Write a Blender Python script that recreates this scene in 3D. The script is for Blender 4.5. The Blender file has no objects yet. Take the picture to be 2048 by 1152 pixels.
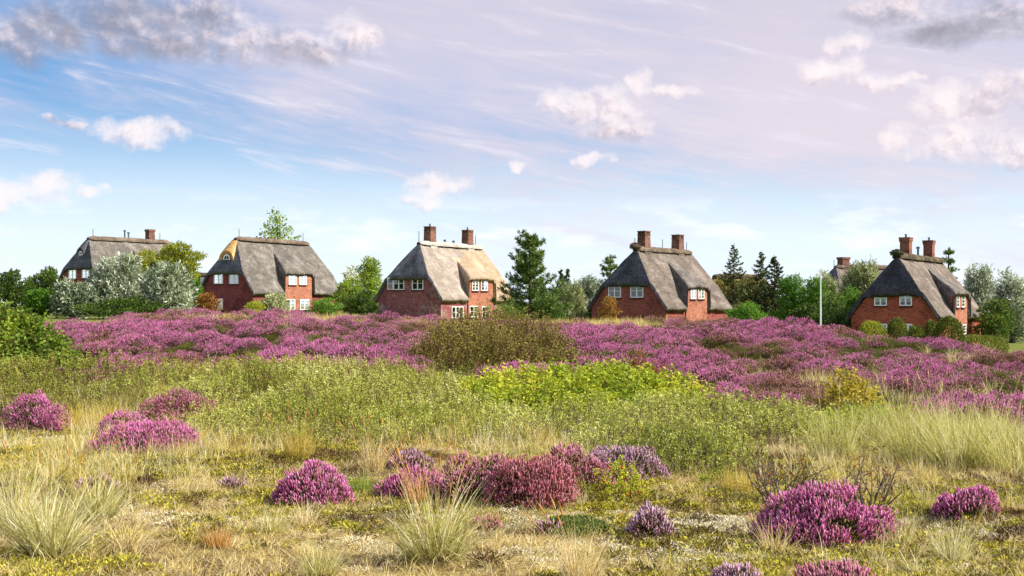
import bpy, math, random
import numpy as np
from mathutils import Vector, Matrix

sc = bpy.context.scene
COL = sc.collection
rnd = random.Random(7)

# ------------------------------------------------------------------ camera, world, sun, exposure
EYE = 1.8
FPX = 2400.0            # focal length in pixels of a 2048 px wide picture
HOR = 608.0             # horizon row in the 1152 px high picture
cam = bpy.data.objects.new('camera', bpy.data.cameras.new('camera'))
COL.objects.link(cam)
cam.location = (0, 0, EYE)
cam.rotation_euler = (math.radians(90), 0, 0)
cam.data.sensor_width = 36.0
cam.data.lens = 36.0 * FPX / 2048.0
cam.data.shift_y = (HOR - 576.0) / 2048.0
cam.data.clip_start = 0.05
cam.data.clip_end = 9000
sc.camera = cam

SUN_AZ = math.radians(84)       # from the direction behind the camera towards the right
SUN_EL = math.radians(40)
sun_vec = Vector((math.sin(SUN_AZ) * math.cos(SUN_EL), -math.cos(SUN_AZ) * math.cos(SUN_EL), math.sin(SUN_EL)))
sun = bpy.data.objects.new('sun', bpy.data.lights.new('sun', 'SUN'))
COL.objects.link(sun)
sun.data.energy = 4.9
sun.data.angle = math.radians(0.6)
sun.data.color = (1.0, 0.95, 0.86)
sun.rotation_euler = sun_vec.to_track_quat('Z', 'Y').to_euler()

sc.view_settings.view_transform = 'Standard'
sc.view_settings.look = 'None'
sc.view_settings.gamma = 1.0
sc.view_settings.exposure = 0.80
sc.view_settings.use_curve_mapping = False
sc.cycles.max_bounces = 6
sc.cycles.diffuse_bounces = 3
sc.cycles.glossy_bounces = 2
sc.cycles.transmission_bounces = 3
sc.cycles.transparent_max_bounces = 6
sc.cycles.use_denoising = True


def lin(h):
    h = h.lstrip('#')
    r = []
    for i in (0, 2, 4):
        c = int(h[i:i + 2], 16) / 255
        r.append(c / 12.92 if c <= 0.04045 else ((c + 0.055) / 1.055) ** 2.4)
    return tuple(r)


class NT:
    """tiny node-tree writer"""
    def __init__(self, tree):
        self.t = tree
        self.n = tree.nodes
        self.n.clear()

    def add(self, typ, **kw):
        nd = self.n.new(typ)
        for k, v in kw.items():
            setattr(nd, k, v)
        return nd

    def link(self, a, b):
        self.t.links.new(a, b)

    def put(self, sock, v):
        if isinstance(v, bpy.types.NodeSocket):
            self.link(v, sock)
        else:
            if hasattr(sock.default_value, '__len__') and len(sock.default_value) == 4 and len(v) == 3:
                v = (*v, 1)
            sock.default_value = v

    def m(self, op, a, b=None, c=None, clamp=False):
        nd = self.add('ShaderNodeMath', operation=op)
        nd.use_clamp = clamp
        self.put(nd.inputs[0], a)
        if b is not None:
            self.put(nd.inputs[1], b)
        if c is not None:
            self.put(nd.inputs[2], c)
        return nd.outputs[0]

    def sstep(self, x, lo, hi, a=0.0, b=1.0):
        nd = self.add('ShaderNodeMapRange')
        nd.interpolation_type = 'SMOOTHSTEP'
        self.put(nd.inputs[0], x)
        for i, v in zip((1, 2, 3, 4), (lo, hi, a, b)):
            self.put(nd.inputs[i], v)
        return nd.outputs[0]

    def mix(self, f, a, b, blend='MIX'):
        nd = self.add('ShaderNodeMix', data_type='RGBA', blend_type=blend)
        self.put(nd.inputs[0], f)
        self.put(nd.inputs[6], a)
        self.put(nd.inputs[7], b)
        return nd.outputs[2]

    def noise(self, vec, scale, detail=4, rough=0.5, dist=0.0, dims='3D'):
        nd = self.add('ShaderNodeTexNoise', noise_dimensions=dims)
        if vec is not None:
            self.put(nd.inputs['Vector'], vec)
        nd.inputs['Scale'].default_value = scale
        nd.inputs['Detail'].default_value = detail
        nd.inputs['Roughness'].default_value = rough
        nd.inputs['Distortion'].default_value = dist
        return nd.outputs[0]

    def comb(self, x, y, z=0.0):
        nd = self.add('ShaderNodeCombineXYZ')
        for i, v in enumerate((x, y, z)):
            self.put(nd.inputs[i], v)
        return nd.outputs[0]

    def ramp(self, fac, stops):
        nd = self.add('ShaderNodeValToRGB')
        el = nd.color_ramp.elements
        while len(el) > 1:
            el.remove(el[-1])
        el[0].position = stops[0][0]
        el[0].color = (*stops[0][1], 1)
        for p, c in stops[1:]:
            e = el.new(p)
            e.color = (*c, 1)
        self.put(nd.inputs[0], fac)
        return nd.outputs[0]


def build_world():
    w = bpy.data.worlds.new('World')
    sc.world = w
    w.use_nodes = True
    w.cycles.sampling_method = 'MANUAL'
    w.cycles.sample_map_resolution = 256
    T = NT(w.node_tree)
    out = T.add('ShaderNodeOutputWorld')
    bg = T.add('ShaderNodeBackground')
    STR = 0.10
    bg.inputs['Strength'].default_value = STR * 0.655
    T.link(bg.outputs[0], out.inputs[0])
    sky = T.add('ShaderNodeTexSky', sky_type='NISHITA')
    sky.sun_disc = False
    sky.sun_elevation = SUN_EL
    sky.sun_rotation = math.atan2(sun_vec.x, sun_vec.y)
    sky.air_density = 1.0
    sky.dust_density = 0.6
    sky.ozone_density = 2.0
    tc = T.add('ShaderNodeTexCoord')
    sep = T.add('ShaderNodeSeparateXYZ')
    T.link(tc.outputs['Generated'], sep.inputs[0])
    x, y, z = sep.outputs
    az = T.m('ARCTAN2', x, y)                       # azimuth from north (the far side)
    el = T.m('ARCSINE', z)
    U = T.m('MULTIPLY', az, 24.0)                   # hundreds of milliradians: handy cloud units
    V = T.m('MULTIPLY', el, 24.0)
    S = lambda h, k=1.0: tuple(c * k / STR for c in lin(h))
    base = sky.outputs[0]
    # deepen towards the blue of a clear summer sky and lift the horizon with thin white air
    hz_n = T.noise(T.comb(T.m('MULTIPLY', U, 0.25), V, 3.0), 0.5, 3)
    hz = T.sstep(T.m('ADD', V, T.m('MULTIPLY', T.m('SUBTRACT', hz_n, 0.5), 0.8)), 0.5, 4.5, 1.0, 0.0)
    blue = T.ramp(T.m('DIVIDE', V, 14.0, clamp=True), [(0.0, S('#b4daf4')), (0.22, S('#62a6e0')), (0.5, S('#6c98d6')), (1.0, S('#648cca'))])
    c = T.mix(0.8, base, blue)
    c = T.mix(T.m('MULTIPLY', hz, 0.96), c, S('#e8f5fe'))
    # cirrus veil: slanting streaks, thicker with height and to the right
    p = T.comb(T.m('ADD', T.m('MULTIPLY', U, 0.30), T.m('MULTIPLY', V, 0.20)),
               T.m('ADD', T.m('MULTIPLY', V, 1.0), T.m('MULTIPLY', U, 0.20)), 0.0)
    n1 = T.noise(p, 0.55, 7, 0.58, 0.6)
    n2 = T.noise(p, 1.9, 6, 0.62, 0.9)
    p3 = T.comb(T.m('MULTIPLY', U, 0.12), T.m('ADD', T.m('MULTIPLY', V, 0.9), T.m('MULTIPLY', U, 0.17)), 9.0)
    n3 = T.noise(p3, 3.0, 6, 0.65, 0.5)
    dens = T.m('ADD', T.m('ADD', T.m('MULTIPLY', n1, 0.9), T.m('MULTIPLY', n2, 0.35)), T.m('MULTIPLY', n3, 0.45))
    lift = T.m('ADD', T.sstep(V, 1.3, 4.8, -0.24, 0.30), T.sstep(U, -10.0, 2.0, -0.20, 0.22))
    cir = T.sstep(T.m('ADD', dens, lift), 0.66, 1.22)
    pinkn = T.noise(T.comb(T.m('MULTIPLY', U, 0.22), T.m('MULTIPLY', V, 0.35), 5.0), 0.6, 3)
    pk = T.sstep(T.m('ADD', T.m('ADD', pinkn, T.m('MULTIPLY', n3, 0.35)), T.sstep(U, -8.0, 3.0, -0.10, 0.12)), 0.46, 0.92)
    vcol = T.mix(T.m('MULTIPLY', pk, 0.85), S('#b4c0de'), S('#e8d8de'))
    grey = T.sstep(T.m('ADD', V, T.m('MULTIPLY', n1, 1.5)), 4.4, 8.0)
    vcol = T.mix(T.m('MULTIPLY', grey, 0.30), vcol, S('#b4b0c6'))
    c = T.mix(T.m('MULTIPLY', cir, 0.90), c, vcol)
    str_ = T.sstep(T.m('ADD', n3, T.m('MULTIPLY', n2, 0.5)), 0.78, 1.02)
    c = T.mix(T.m('MULTIPLY', str_, T.sstep(V, 1.2, 3.2, 0.1, 0.50)), c, S('#e6e6f2'))

    # heaped clouds: soft ellipses (azimuth and elevation in the same units), broken up by noise
    def at(px, py):
        a = math.atan((px - 1024) / FPX)
        e = math.atan((HOR - py) / FPX * math.cos(a))
        return a * 24, e * 24
    CL = [  # px, py, rx, ry, darkness
        (255, 35, 205, 66, .95), (110, 62, 95, 58, .9), (400, 38, 150, 62, .75), (330, 85, 150, 45, .6),
        (600, 95, 190, 46, .62), (700, 72, 88, 58, .30), (480, 78, 70, 50, .35), (30, 80, 90, 50, .6),
        (275, 268, 120, 34, .12), (130, 248, 45, 16, .4), (88, 372, 88, 46, .05), (0, 380, 80, 40, .1), (190, 385, 50, 14, .05),
        (872, 375, 88, 36, .05), (925, 380, 36, 24, .05), (845, 398, 60, 22, .15),
        (1215, 215, 128, 58, .30), (1290, 172, 36, 46, .1), (1345, 180, 72, 22, .1), (1115, 205, 62, 30, .1), (1230, 255, 100, 32, .42),
        (1655, 140, 82, 40, .12), (1700, 78, 62, 32, .15), (1735, 160, 60, 18, .2),
        (1790, 18, 135, 44, .55), (1905, 66, 130, 40, .95), (1985, 30, 90, 60, .8),
        (1885, 192, 74, 46, .05), (1965, 195, 52, 58, .45), (2060, 180, 70, 60, .4), (1800, 160, 36, 16, .1),
        (1808, 280, 60, 46, .12), (1930, 285, 92, 56, .2), (2040, 300, 80, 40, .3),
        (1038, 335, 28, 16, .05), (1186, 322, 34, 14, .05),
    ]
    r2 = random.Random(3)
    extra = []
    for k in range(22):                              # more of the same round the rest of the sky
        a = r2.choice((-1, 1)) * r2.uniform(0.62, 3.1)
        extra.append((a * 24, r2.uniform(1.8, 12.0), r2.uniform(.8, 2.2), r2.uniform(.35, .7), r2.uniform(.05, .8)))
    F = None
    shade = None
    wsum = None
    wob = T.noise(T.comb(U, V, 0.0), 1.1, 5, 0.55)
    wob2 = T.noise(T.comb(U, V, 4.0), 1.1, 5, 0.55)
    U2 = T.m('ADD', U, T.m('MULTIPLY', T.m('SUBTRACT', wob, 0.5), 1.5))
    V2 = T.m('ADD', V, T.m('MULTIPLY', T.m('SUBTRACT', wob2, 0.5), 0.8))
    lst = [(*at(px, py), rx / (88 if dk > .5 else 102), ry / (90 if dk > .5 else 102), dk) for px, py, rx, ry, dk in CL] + extra
    for u0, v0, ru, rv, dk in lst:
        du = T.m('MULTIPLY', T.m('SUBTRACT', U2, u0), 1 / ru)
        dv = T.m('MULTIPLY', T.m('SUBTRACT', V2, v0), 1 / rv)
        d2 = T.m('ADD', T.m('MULTIPLY', du, du), T.m('MULTIPLY', dv, dv))
        g = T.m('SUBTRACT', 1.0, d2, clamp=True)
        # lit from the upper right, grey below
        s = T.m('ADD', T.m('MULTIPLY', dv, -0.5), T.m('ADD', T.m('MULTIPLY', du, -0.15), -0.25 + 1.35 * dk))
        gs = T.m('MULTIPLY', g, s)
        F = g if F is None else T.m('MAXIMUM', F, g)
        shade = gs if shade is None else T.m('ADD', shade, gs)
        wsum = g if wsum is None else T.m('ADD', wsum, g)
    shade = T.m('DIVIDE', shade, T.m('MAXIMUM', wsum, 0.05))
    puff = T.noise(T.comb(U, V, 1.0), 2.2, 9, 0.60, 0.2)
    puff_l = T.noise(T.comb(T.m('ADD', U, 0.10), T.m('ADD', V, 0.13), 1.0), 2.2, 9, 0.60, 0.2)
    vor = T.noise(T.comb(U, V, 7.0), 6.5, 5, 0.55, 0.3)
    soft = T.sstep(shade, 0.05, 0.6, 1.25, 1.3)
    cm = T.m('ADD', F, T.m('MULTIPLY', T.m('SUBTRACT', puff, 0.5), T.sstep(shade, 0.1, 0.7, 1.7, 1.15)))
    cm = T.m('ADD', cm, T.m('MULTIPLY', T.m('SUBTRACT', vor, 0.5), T.sstep(shade, 0.1, 0.6, 0.42, 0.12)))
    mask = T.m('MULTIPLY', T.sstep(cm, 0.08, T.m('ADD', 0.08, soft)), T.sstep(F, 0.0, 0.35))
    rel = T.m('MULTIPLY', T.m('SUBTRACT', puff_l, puff), 2.0)
    tone = T.m('ADD', shade, T.m('ADD', rel, T.m('MULTIPLY', T.m('SUBTRACT', vor, 0.5), 0.25)), clamp=True)
    ccol = T.ramp(tone, [(0.0, S('#f9eeee')), (0.18, S('#f2e2e3')), (0.42, S('#d9cdd4')), (0.70, S('#b2acb8')), (1.0, S('#928e9a'))])
    c = T.mix(T.m('MULTIPLY', mask, T.sstep(shade, 0.1, 0.8, 0.90, 0.92)), c, ccol)
    # thin bright banks low over the horizon
    low = T.noise(T.comb(T.m('MULTIPLY', U, 0.5), T.m('MULTIPLY', V, 1.6), 2.0), 1.0, 6, 0.55)
    lowm = T.m('MULTIPLY', T.sstep(low, 0.50, 0.62), T.sstep(V, 2.4, 1.4))
    c = T.mix(T.m('MULTIPLY', lowm, 0.55), c, S('#f8fbff'))
    # below the horizon: plain ground tone
    c = T.mix(T.sstep(V, -0.4, -0.05, 1.0, 0.0), c, S('#8f8a6a', 0.7))
    T.link(c, bg.inputs[0])


build_world()

# ------------------------------------------------------------------ helpers: mesh building
def srot(a, b):
    return np.cross(a, b)


def nrm(v):
    return v / np.maximum(np.linalg.norm(v, axis=-1, keepdims=True), 1e-9)


HARD_EDGES = [True]     # masonry and joinery keep crisp edges; leaves and blades are left smooth


class MB:
    """collects vertices and faces of one mesh"""
    def __init__(self):
        self.v = []
        self.t = []
        self.q3 = []
        self.q4 = []
        self.m3 = []
        self.m4 = []
        self.n = 0

    def add(self, V, F, mat=0, tint=0.5):
        V = np.asarray(V, float).reshape(-1, 3)
        F = np.asarray(F, int)
        self.v.append(V)
        t = np.empty(len(V))
        t[:] = tint
        self.t.append(t)
        mi = np.empty(len(F), int)
        mi[:] = mat
        if F.shape[1] == 3:
            self.q3.append(F + self.n)
            self.m3.append(mi)
        else:
            self.q4.append(F + self.n)
            self.m4.append(mi)
        self.n += len(V)

    def box(self, lo, hi, mat=0, tint=0.5, M=None):
        x0, y0, z0 = lo
        x1, y1, z1 = hi
        V = np.array([(x0, y0, z0), (x1, y0, z0), (x1, y1, z0), (x0, y1, z0), (x0, y0, z1), (x1, y0, z1), (x1, y1, z1), (x0, y1, z1)], float)
        if M is not None:
            V = V @ M[0].T + M[1]
        self.add(V, [(0, 3, 2, 1), (4, 5, 6, 7), (0, 1, 5, 4), (1, 2, 6, 5), (2, 3, 7, 6), (3, 0, 4, 7)], mat, tint)

    def tube(self, P, R, n=6, mat=0, tint=0.5, cap=True):
        P = np.asarray(P, float)
        R = np.asarray(R, float)
        k = len(P)
        d = np.gradient(P, axis=0)
        d = nrm(d)
        up = np.array([0, 0, 1.0]) if abs(d[0][2]) < 0.9 else np.array([1.0, 0, 0])
        s = nrm(np.cross(d, up))
        u = np.cross(s, d)
        a = np.linspace(0, 2 * np.pi, n, endpoint=False)
        V = P[:, None] + R[:, None, None] * (np.cos(a)[None, :, None] * s[:, None] + np.sin(a)[None, :, None] * u[:, None])
        F = []
        for i in range(k - 1):
            for j in range(n):
                F.append((i * n + j, i * n + (j + 1) % n, (i + 1) * n + (j + 1) % n, (i + 1) * n + j))
        self.add(V.reshape(-1, 3), F, mat, tint)
        if cap:
            self.add(np.vstack([V[-1], P[-1:]]), [(j, (j + 1) % n, n) for j in range(n)], mat, tint)

    def leaves(self, C, D, L, W, rng, mat=0, tint=None, bend=0.15):
        """diamond leaf blades from C along D"""
        N = len(C)
        D = nrm(D)
        r = nrm(rng.normal(size=(N, 3)))
        S = nrm(np.cross(D, r))
        Nn = np.cross(S, D)
        L = np.broadcast_to(np.asarray(L, float), (N,))[:, None]
        W = np.broadcast_to(np.asarray(W, float), (N,))[:, None]
        V = np.empty((N, 4, 3))
        V[:, 0] = C
        mid = C + D * L * 0.5 + Nn * L * bend
        V[:, 1] = mid + S * W * 0.5
        V[:, 2] = C + D * L
        V[:, 3] = mid - S * W * 0.5
        F = np.arange(N * 4).reshape(N, 4)
        if tint is None:
            tint = rng.random(N)
        self.add(V.reshape(-1, 3), F, mat, np.repeat(np.broadcast_to(tint, (N,)), 4))

    def blades(self, B, AZ, L, lean, curl, W, rng, mat=0, tint=None, seg=4):
        """grass blades: arching tapered ribbons"""
        N = len(B)
        L = np.broadcast_to(L, (N,))
        lean = np.broadcast_to(lean, (N,))
        curl = np.broadcast_to(curl, (N,))
        W = np.broadcast_to(W, (N,))
        dirh = np.stack([np.cos(AZ), np.sin(AZ), 0 * AZ], 1)
        tw = rng.uniform(0, np.pi, N)
        side = np.stack([-np.sin(AZ + tw * 0.6), np.cos(AZ + tw * 0.6), 0 * AZ], 1)
        P = B.copy()
        V = np.empty((N, (seg + 1) * 2, 3))
        ang = lean.copy()
        for i in range(seg + 1):
            w = W * (1 - (i / seg) ** 1.5 * 0.92) * 0.5
            V[:, 2 * i] = P - side * w[:, None]
            V[:, 2 * i + 1] = P + side * w[:, None]
            st = (L / seg)[:, None]
            P = P + st * (np.sin(ang)[:, None] * dirh + np.cos(ang)[:, None] * np.array([0, 0, 1.0]))
            ang = ang + curl / seg
        o = np.arange(N)[:, None] * ((seg + 1) * 2)
        F = np.concatenate([np.stack([o[:, 0] + 2 * i, o[:, 0] + 2 * i + 1, o[:, 0] + 2 * i + 3, o[:, 0] + 2 * i + 2], 1) for i in range(seg)])
        if tint is None:
            tint = rng.random(N)
        self.add(V.reshape(-1, 3), F, mat, np.repeat(tint, (seg + 1) * 2))

    def clone(self, tv, tf, C, D, S, rng, mat=0, tint=None, tjit=0.0, roll=None, tmat=None):
        """copies of a small shape (its axis z turned to D) at C"""
        N = len(C)
        D = nrm(D)
        r = nrm(rng.normal(size=(N, 3)))
        X = nrm(np.cross(D, r))
        Y = np.cross(D, X)
        S = np.broadcast_to(S, (N,))
        tv = np.asarray(tv, float)
        V = (tv[None, :, 0:1] * X[:, None] + tv[None, :, 1:2] * Y[:, None] + tv[None, :, 2:3] * D[:, None]) * S[:, None, None] + C[:, None]
        m = len(tv)
        F = (np.asarray(tf)[None] + (np.arange(N) * m)[:, None, None]).reshape(-1, np.asarray(tf).shape[1])
        if tint is None:
            tint = rng.random(N)
        tt = np.repeat(tint, m)
        if tjit:
            tt = np.clip(tt + rng.normal(size=len(tt)) * tjit, 0, 1)
        if tmat is not None:
            mat = np.tile(np.asarray(tmat), N)
        self.add(V.reshape(-1, 3), F, mat, tt)

    def mesh(self, name, mats, smooth=False):
        me = bpy.data.meshes.new(name)
        V = np.concatenate(self.v)
        T = np.concatenate(self.t)
        f3 = np.concatenate(self.q3) if self.q3 else np.zeros((0, 3), int)
        f4 = np.concatenate(self.q4) if self.q4 else np.zeros((0, 4), int)
        mi = np.concatenate(([np.concatenate(self.m3)] if self.m3 else []) + ([np.concatenate(self.m4)] if self.m4 else []))
        me.vertices.add(len(V))
        me.vertices.foreach_set('co', V.astype(np.float32).ravel())
        nl = f3.size + f4.size
        me.loops.add(nl)
        me.loops.foreach_set('vertex_index', np.concatenate([f3.ravel(), f4.ravel()]).astype(np.int32))
        me.polygons.add(len(f3) + len(f4))
        st = np.concatenate([np.arange(len(f3)) * 3, f3.size + np.arange(len(f4)) * 4])
        me.polygons.foreach_set('loop_start', st.astype(np.int32))
        if not isinstance(mats, (list, tuple)):
            mats = [mats]
        for m in mats:
            me.materials.append(m)
        me.polygons.foreach_set('material_index', mi.astype(np.int32))
        if not smooth and HARD_EDGES[0]:
            me.polygons.foreach_set('use_smooth', np.zeros(len(mi), bool))
        at = me.attributes.new('tint', 'FLOAT', 'POINT')
        at.data.foreach_set('value', T.astype(np.float32))
        me.update(calc_edges=True)
        return me

    def build(self, name, mats, parent=None, smooth=False, label=None, kind=None):
        me = self.mesh(name, mats, smooth)
        o = bpy.data.objects.new(name, me)
        COL.objects.link(o)
        if parent is not None:
            o.parent = parent
        if label:
            o['label'] = label
        if kind:
            o['kind'] = kind
        return o


def thing(name, label, cat, loc=(0, 0, 0), rotz=0.0, group=None):
    o = bpy.data.objects.new(name, None)
    COL.objects.link(o)
    o.empty_display_size = 0.2
    o.location = loc
    o.rotation_euler = (0, 0, rotz)
    o['label'] = label
    o['category'] = cat
    if group:
        o['group'] = group
    return o


def scatter(name, pts, rots, scl, idx, templates, top=True):
    """a countless ground cover: points that carry instances of small clump meshes (kind = stuff)"""
    col = bpy.data.collections.new(name + '_kinds')
    for i, me in enumerate(templates):
        o = bpy.data.objects.new('%s_kind_%02d' % (name, i), me)
        col.objects.link(o)
    me = bpy.data.meshes.new(name)
    me.vertices.add(len(pts))
    me.vertices.foreach_set('co', np.asarray(pts, np.float32).ravel())
    for nm, ty, arr, key in (('rot', 'FLOAT_VECTOR', rots, 'vector'), ('scl', 'FLOAT_VECTOR', scl, 'vector'), ('idx', 'INT', idx, 'value')):
        a = me.attributes.new(nm, ty, 'POINT')
        a.data.foreach_set(key, np.asarray(arr, np.int32 if ty == 'INT' else np.float32).ravel())
    me.update()
    for m in templates[0].materials:
        me.materials.append(m)
    ob = bpy.data.objects.new(name, me)
    COL.objects.link(ob)
    ob['kind'] = 'stuff'
    ng = bpy.data.node_groups.new(name + '_nodes', 'GeometryNodeTree')
    ng.interface.new_socket('Geometry', in_out='INPUT', socket_type='NodeSocketGeometry')
    ng.interface.new_socket('Geometry', in_out='OUTPUT', socket_type='NodeSocketGeometry')
    N = ng.nodes
    gi = N.new('NodeGroupInput')
    go = N.new('NodeGroupOutput')
    ci = N.new('GeometryNodeCollectionInfo')
    ci.inputs['Collection'].default_value = col
    ci.inputs['Separate Children'].default_value = True
    ci.inputs['Reset Children'].default_value = True
    iop = N.new('GeometryNodeInstanceOnPoints')
    iop.inputs['Pick Instance'].default_value = True
    e2r = N.new('FunctionNodeEulerToRotation')

    def na(nm, ty):
        n = N.new('GeometryNodeInputNamedAttribute')
        n.data_type = ty
        n.inputs['Name'].default_value = nm
        return n.outputs['Attribute']
    L = ng.links.new
    L(gi.outputs[0], iop.inputs['Points'])
    L(ci.outputs[0], iop.inputs['Instance'])
    L(na('idx', 'INT'), iop.inputs['Instance Index'])
    L(na('rot', 'FLOAT_VECTOR'), e2r.inputs[0])
    L(e2r.outputs[0], iop.inputs['Rotation'])
    L(na('scl', 'FLOAT_VECTOR'), iop.inputs['Scale'])
    L(iop.outputs[0], go.inputs[0])
    md = ob.modifiers.new('scatter', 'NODES')
    md.node_group = ng
    return ob


# value noise for placement (numpy)
def _hash(ix, iy, s):
    h = (ix * 374761393 + iy * 668265263 + s * 974634773) & 0xFFFFFFFF
    h = ((h ^ (h >> 13)) * 1274126177) & 0xFFFFFFFF
    return ((h ^ (h >> 16)) & 0xFFFF) / 65535.0


def vnoise(x, y, s=0):
    x = np.asarray(x, float)
    y = np.asarray(y, float)
    ix = np.floor(x).astype(np.int64)
    iy = np.floor(y).astype(np.int64)
    fx = x - ix
    fy = y - iy
    fx = fx * fx * (3 - 2 * fx)
    fy = fy * fy * (3 - 2 * fy)
    a = _hash(ix, iy, s)
    b = _hash(ix + 1, iy, s)
    c = _hash(ix, iy + 1, s)
    d = _hash(ix + 1, iy + 1, s)
    return (a * (1 - fx) + b * fx) * (1 - fy) + (c * (1 - fx) + d * fx) * fy


def fbm(x, y, s=0, o=3):
    r = 0
    a = 0.5
    for k in range(o):
        r = r + a * vnoise(np.asarray(x) * 2 ** k, np.asarray(y) * 2 ** k, s + k)
        a *= 0.5
    return r / (1 - 0.5 ** o)


# ------------------------------------------------------------------ terrain
_cs = [-400, 130, 400, 640, 760, 900, 1100, 1300, 1460, 1600, 1700, 1800, 1980, 2400]
_cp = [642, 640, 617, 619, 629, 632, 633, 631, 637, 645, 662, 677, 695, 705]
_ds = [-400, 0, 600, 1100, 1460, 1700, 2048, 2400]
_dd = [38, 38, 41, 41, 38, 34, 31, 31]
_hs = [-400, 500, 850, 1300, 1800, 2400]
_hz = [0.9, 0.5, -0.35, -1.2, -1.95, -2.1]


def ground(x, y):
    x = np.asarray(x, float)
    y = np.asarray(y, float)
    a = np.arctan2(x, np.where(np.abs(y) < 1e-6, 1e-6, y))
    r = np.hypot(x, y)
    ac = np.clip(a, -0.5, 0.5)
    s = 1024 + FPX * np.tan(ac)
    ye = r * np.cos(ac)
    dc = np.interp(s, _ds, _dd)
    zc = EYE - (np.interp(s, _cs, _cp) + 30 - HOR) / FPX * dc
    t = np.clip((ye - 18.5) / (dc - 18.5), 0, 1)
    z1 = zc * (1 - (1 - t) ** 1.35) - 0.14 * np.exp(-((ye - 19.5) / 1.8) ** 2)
    zh = np.interp(s, _hs, _hz)
    t2 = np.clip((ye - dc) / 30, 0, 1)
    t2 = t2 * t2 * (3 - 2 * t2)
    z = z1 * (1 - t2) + zh * t2
    z = z + (fbm(x / 4, y / 4, 5) - 0.5) * 0.6 * np.clip(t, 0, 1) * (1 - t2) * np.clip(1.15 - t, 0.25, 1)
    near = np.clip(1 - (ye - 18) / 8, 0, 1)
    z = z + near * ((fbm(x / 1.6, y / 1.6, 11) - 0.5) * 0.16 + (fbm(x * 2.2, y * 2.2, 15) - 0.5) * 0.05)
    far = np.clip((ye - 400) / 2000, 0, 1)
    behind = np.clip(np.abs(a) / 0.9 - 1, 0, 1)
    z = z * (1 - far) + 0.0 * far
    return z * (1 - behind) + behind * near * z


def gz(x, y):
    return float(ground(np.array([x]), np.array([y]))[0])


def X(px, d):
    return (px - 1024) / FPX * d


def Zp(py, d):
    return EYE - (py - HOR) / FPX * d


def depth(py):
    """depth of the foreground heath under picture row py"""
    return FPX * EYE / (py - HOR)


# ------------------------------------------------------------------ materials
def new_mat(name):
    m = bpy.data.materials.new(name)
    m.use_nodes = True
    return m, NT(m.node_tree)


def foliage(name, stops, trans=0.3, rough=0.6, var=0.25, spec=0.25):
    """leaf material: colour by the per-leaf tint, a little light through the blade"""
    m, T = new_mat(name)
    out = T.add('ShaderNodeOutputMaterial')
    at = T.add('ShaderNodeAttribute', attribute_name='tint')
    oi = T.add('ShaderNodeObjectInfo')
    f = T.m('ADD', at.outputs['Fac'], T.m('MULTIPLY', T.m('SUBTRACT', oi.outputs['Random'], 0.5), var), clamp=True)
    n = len(stops)
    c = T.ramp(f, [(i / max(1, n - 1), lin(s)) for i, s in enumerate(stops)])
    b = T.add('ShaderNodeBsdfPrincipled')
    T.put(b.inputs['Base Color'], c)
    b.inputs['Roughness'].default_value = rough
    b.inputs['Specular IOR Level'].default_value = spec
    if trans > 0:
        tr = T.add('ShaderNodeBsdfTranslucent')
        T.put(tr.inputs['Color'], c)
        mx = T.add('ShaderNodeMixShader')
        mx.inputs[0].default_value = trans
        T.link(b.outputs[0], mx.inputs[1])
        T.link(tr.outputs[0], mx.inputs[2])
        T.link(mx.outputs[0], out.inputs[0])
    else:
        T.link(b.outputs[0], out.inputs[0])
    return m


def plain(name, col, rough=0.7, spec=0.3, noise=0.0, metal=0.0, scale=6.0):
    m, T = new_mat(name)
    out = T.add('ShaderNodeOutputMaterial')
    b = T.add('ShaderNodeBsdfPrincipled')
    c = lin(col)
    if noise:
        tc = T.add('ShaderNodeTexCoord')
        n = T.noise(tc.outputs['Object'], scale, 5, 0.6)
        T.put(b.inputs['Base Color'], T.mix(T.sstep(n, 0.3, 0.7), tuple(v * (1 - noise) for v in c), tuple(min(1, v * (1 + noise)) for v in c)))
    else:
        T.put(b.inputs['Base Color'], c)
    b.inputs['Roughness'].default_value = rough
    b.inputs['Specular IOR Level'].default_value = spec
    b.inputs['Metallic'].default_value = metal
    T.link(b.outputs[0], out.inputs[0])
    return m


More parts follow.
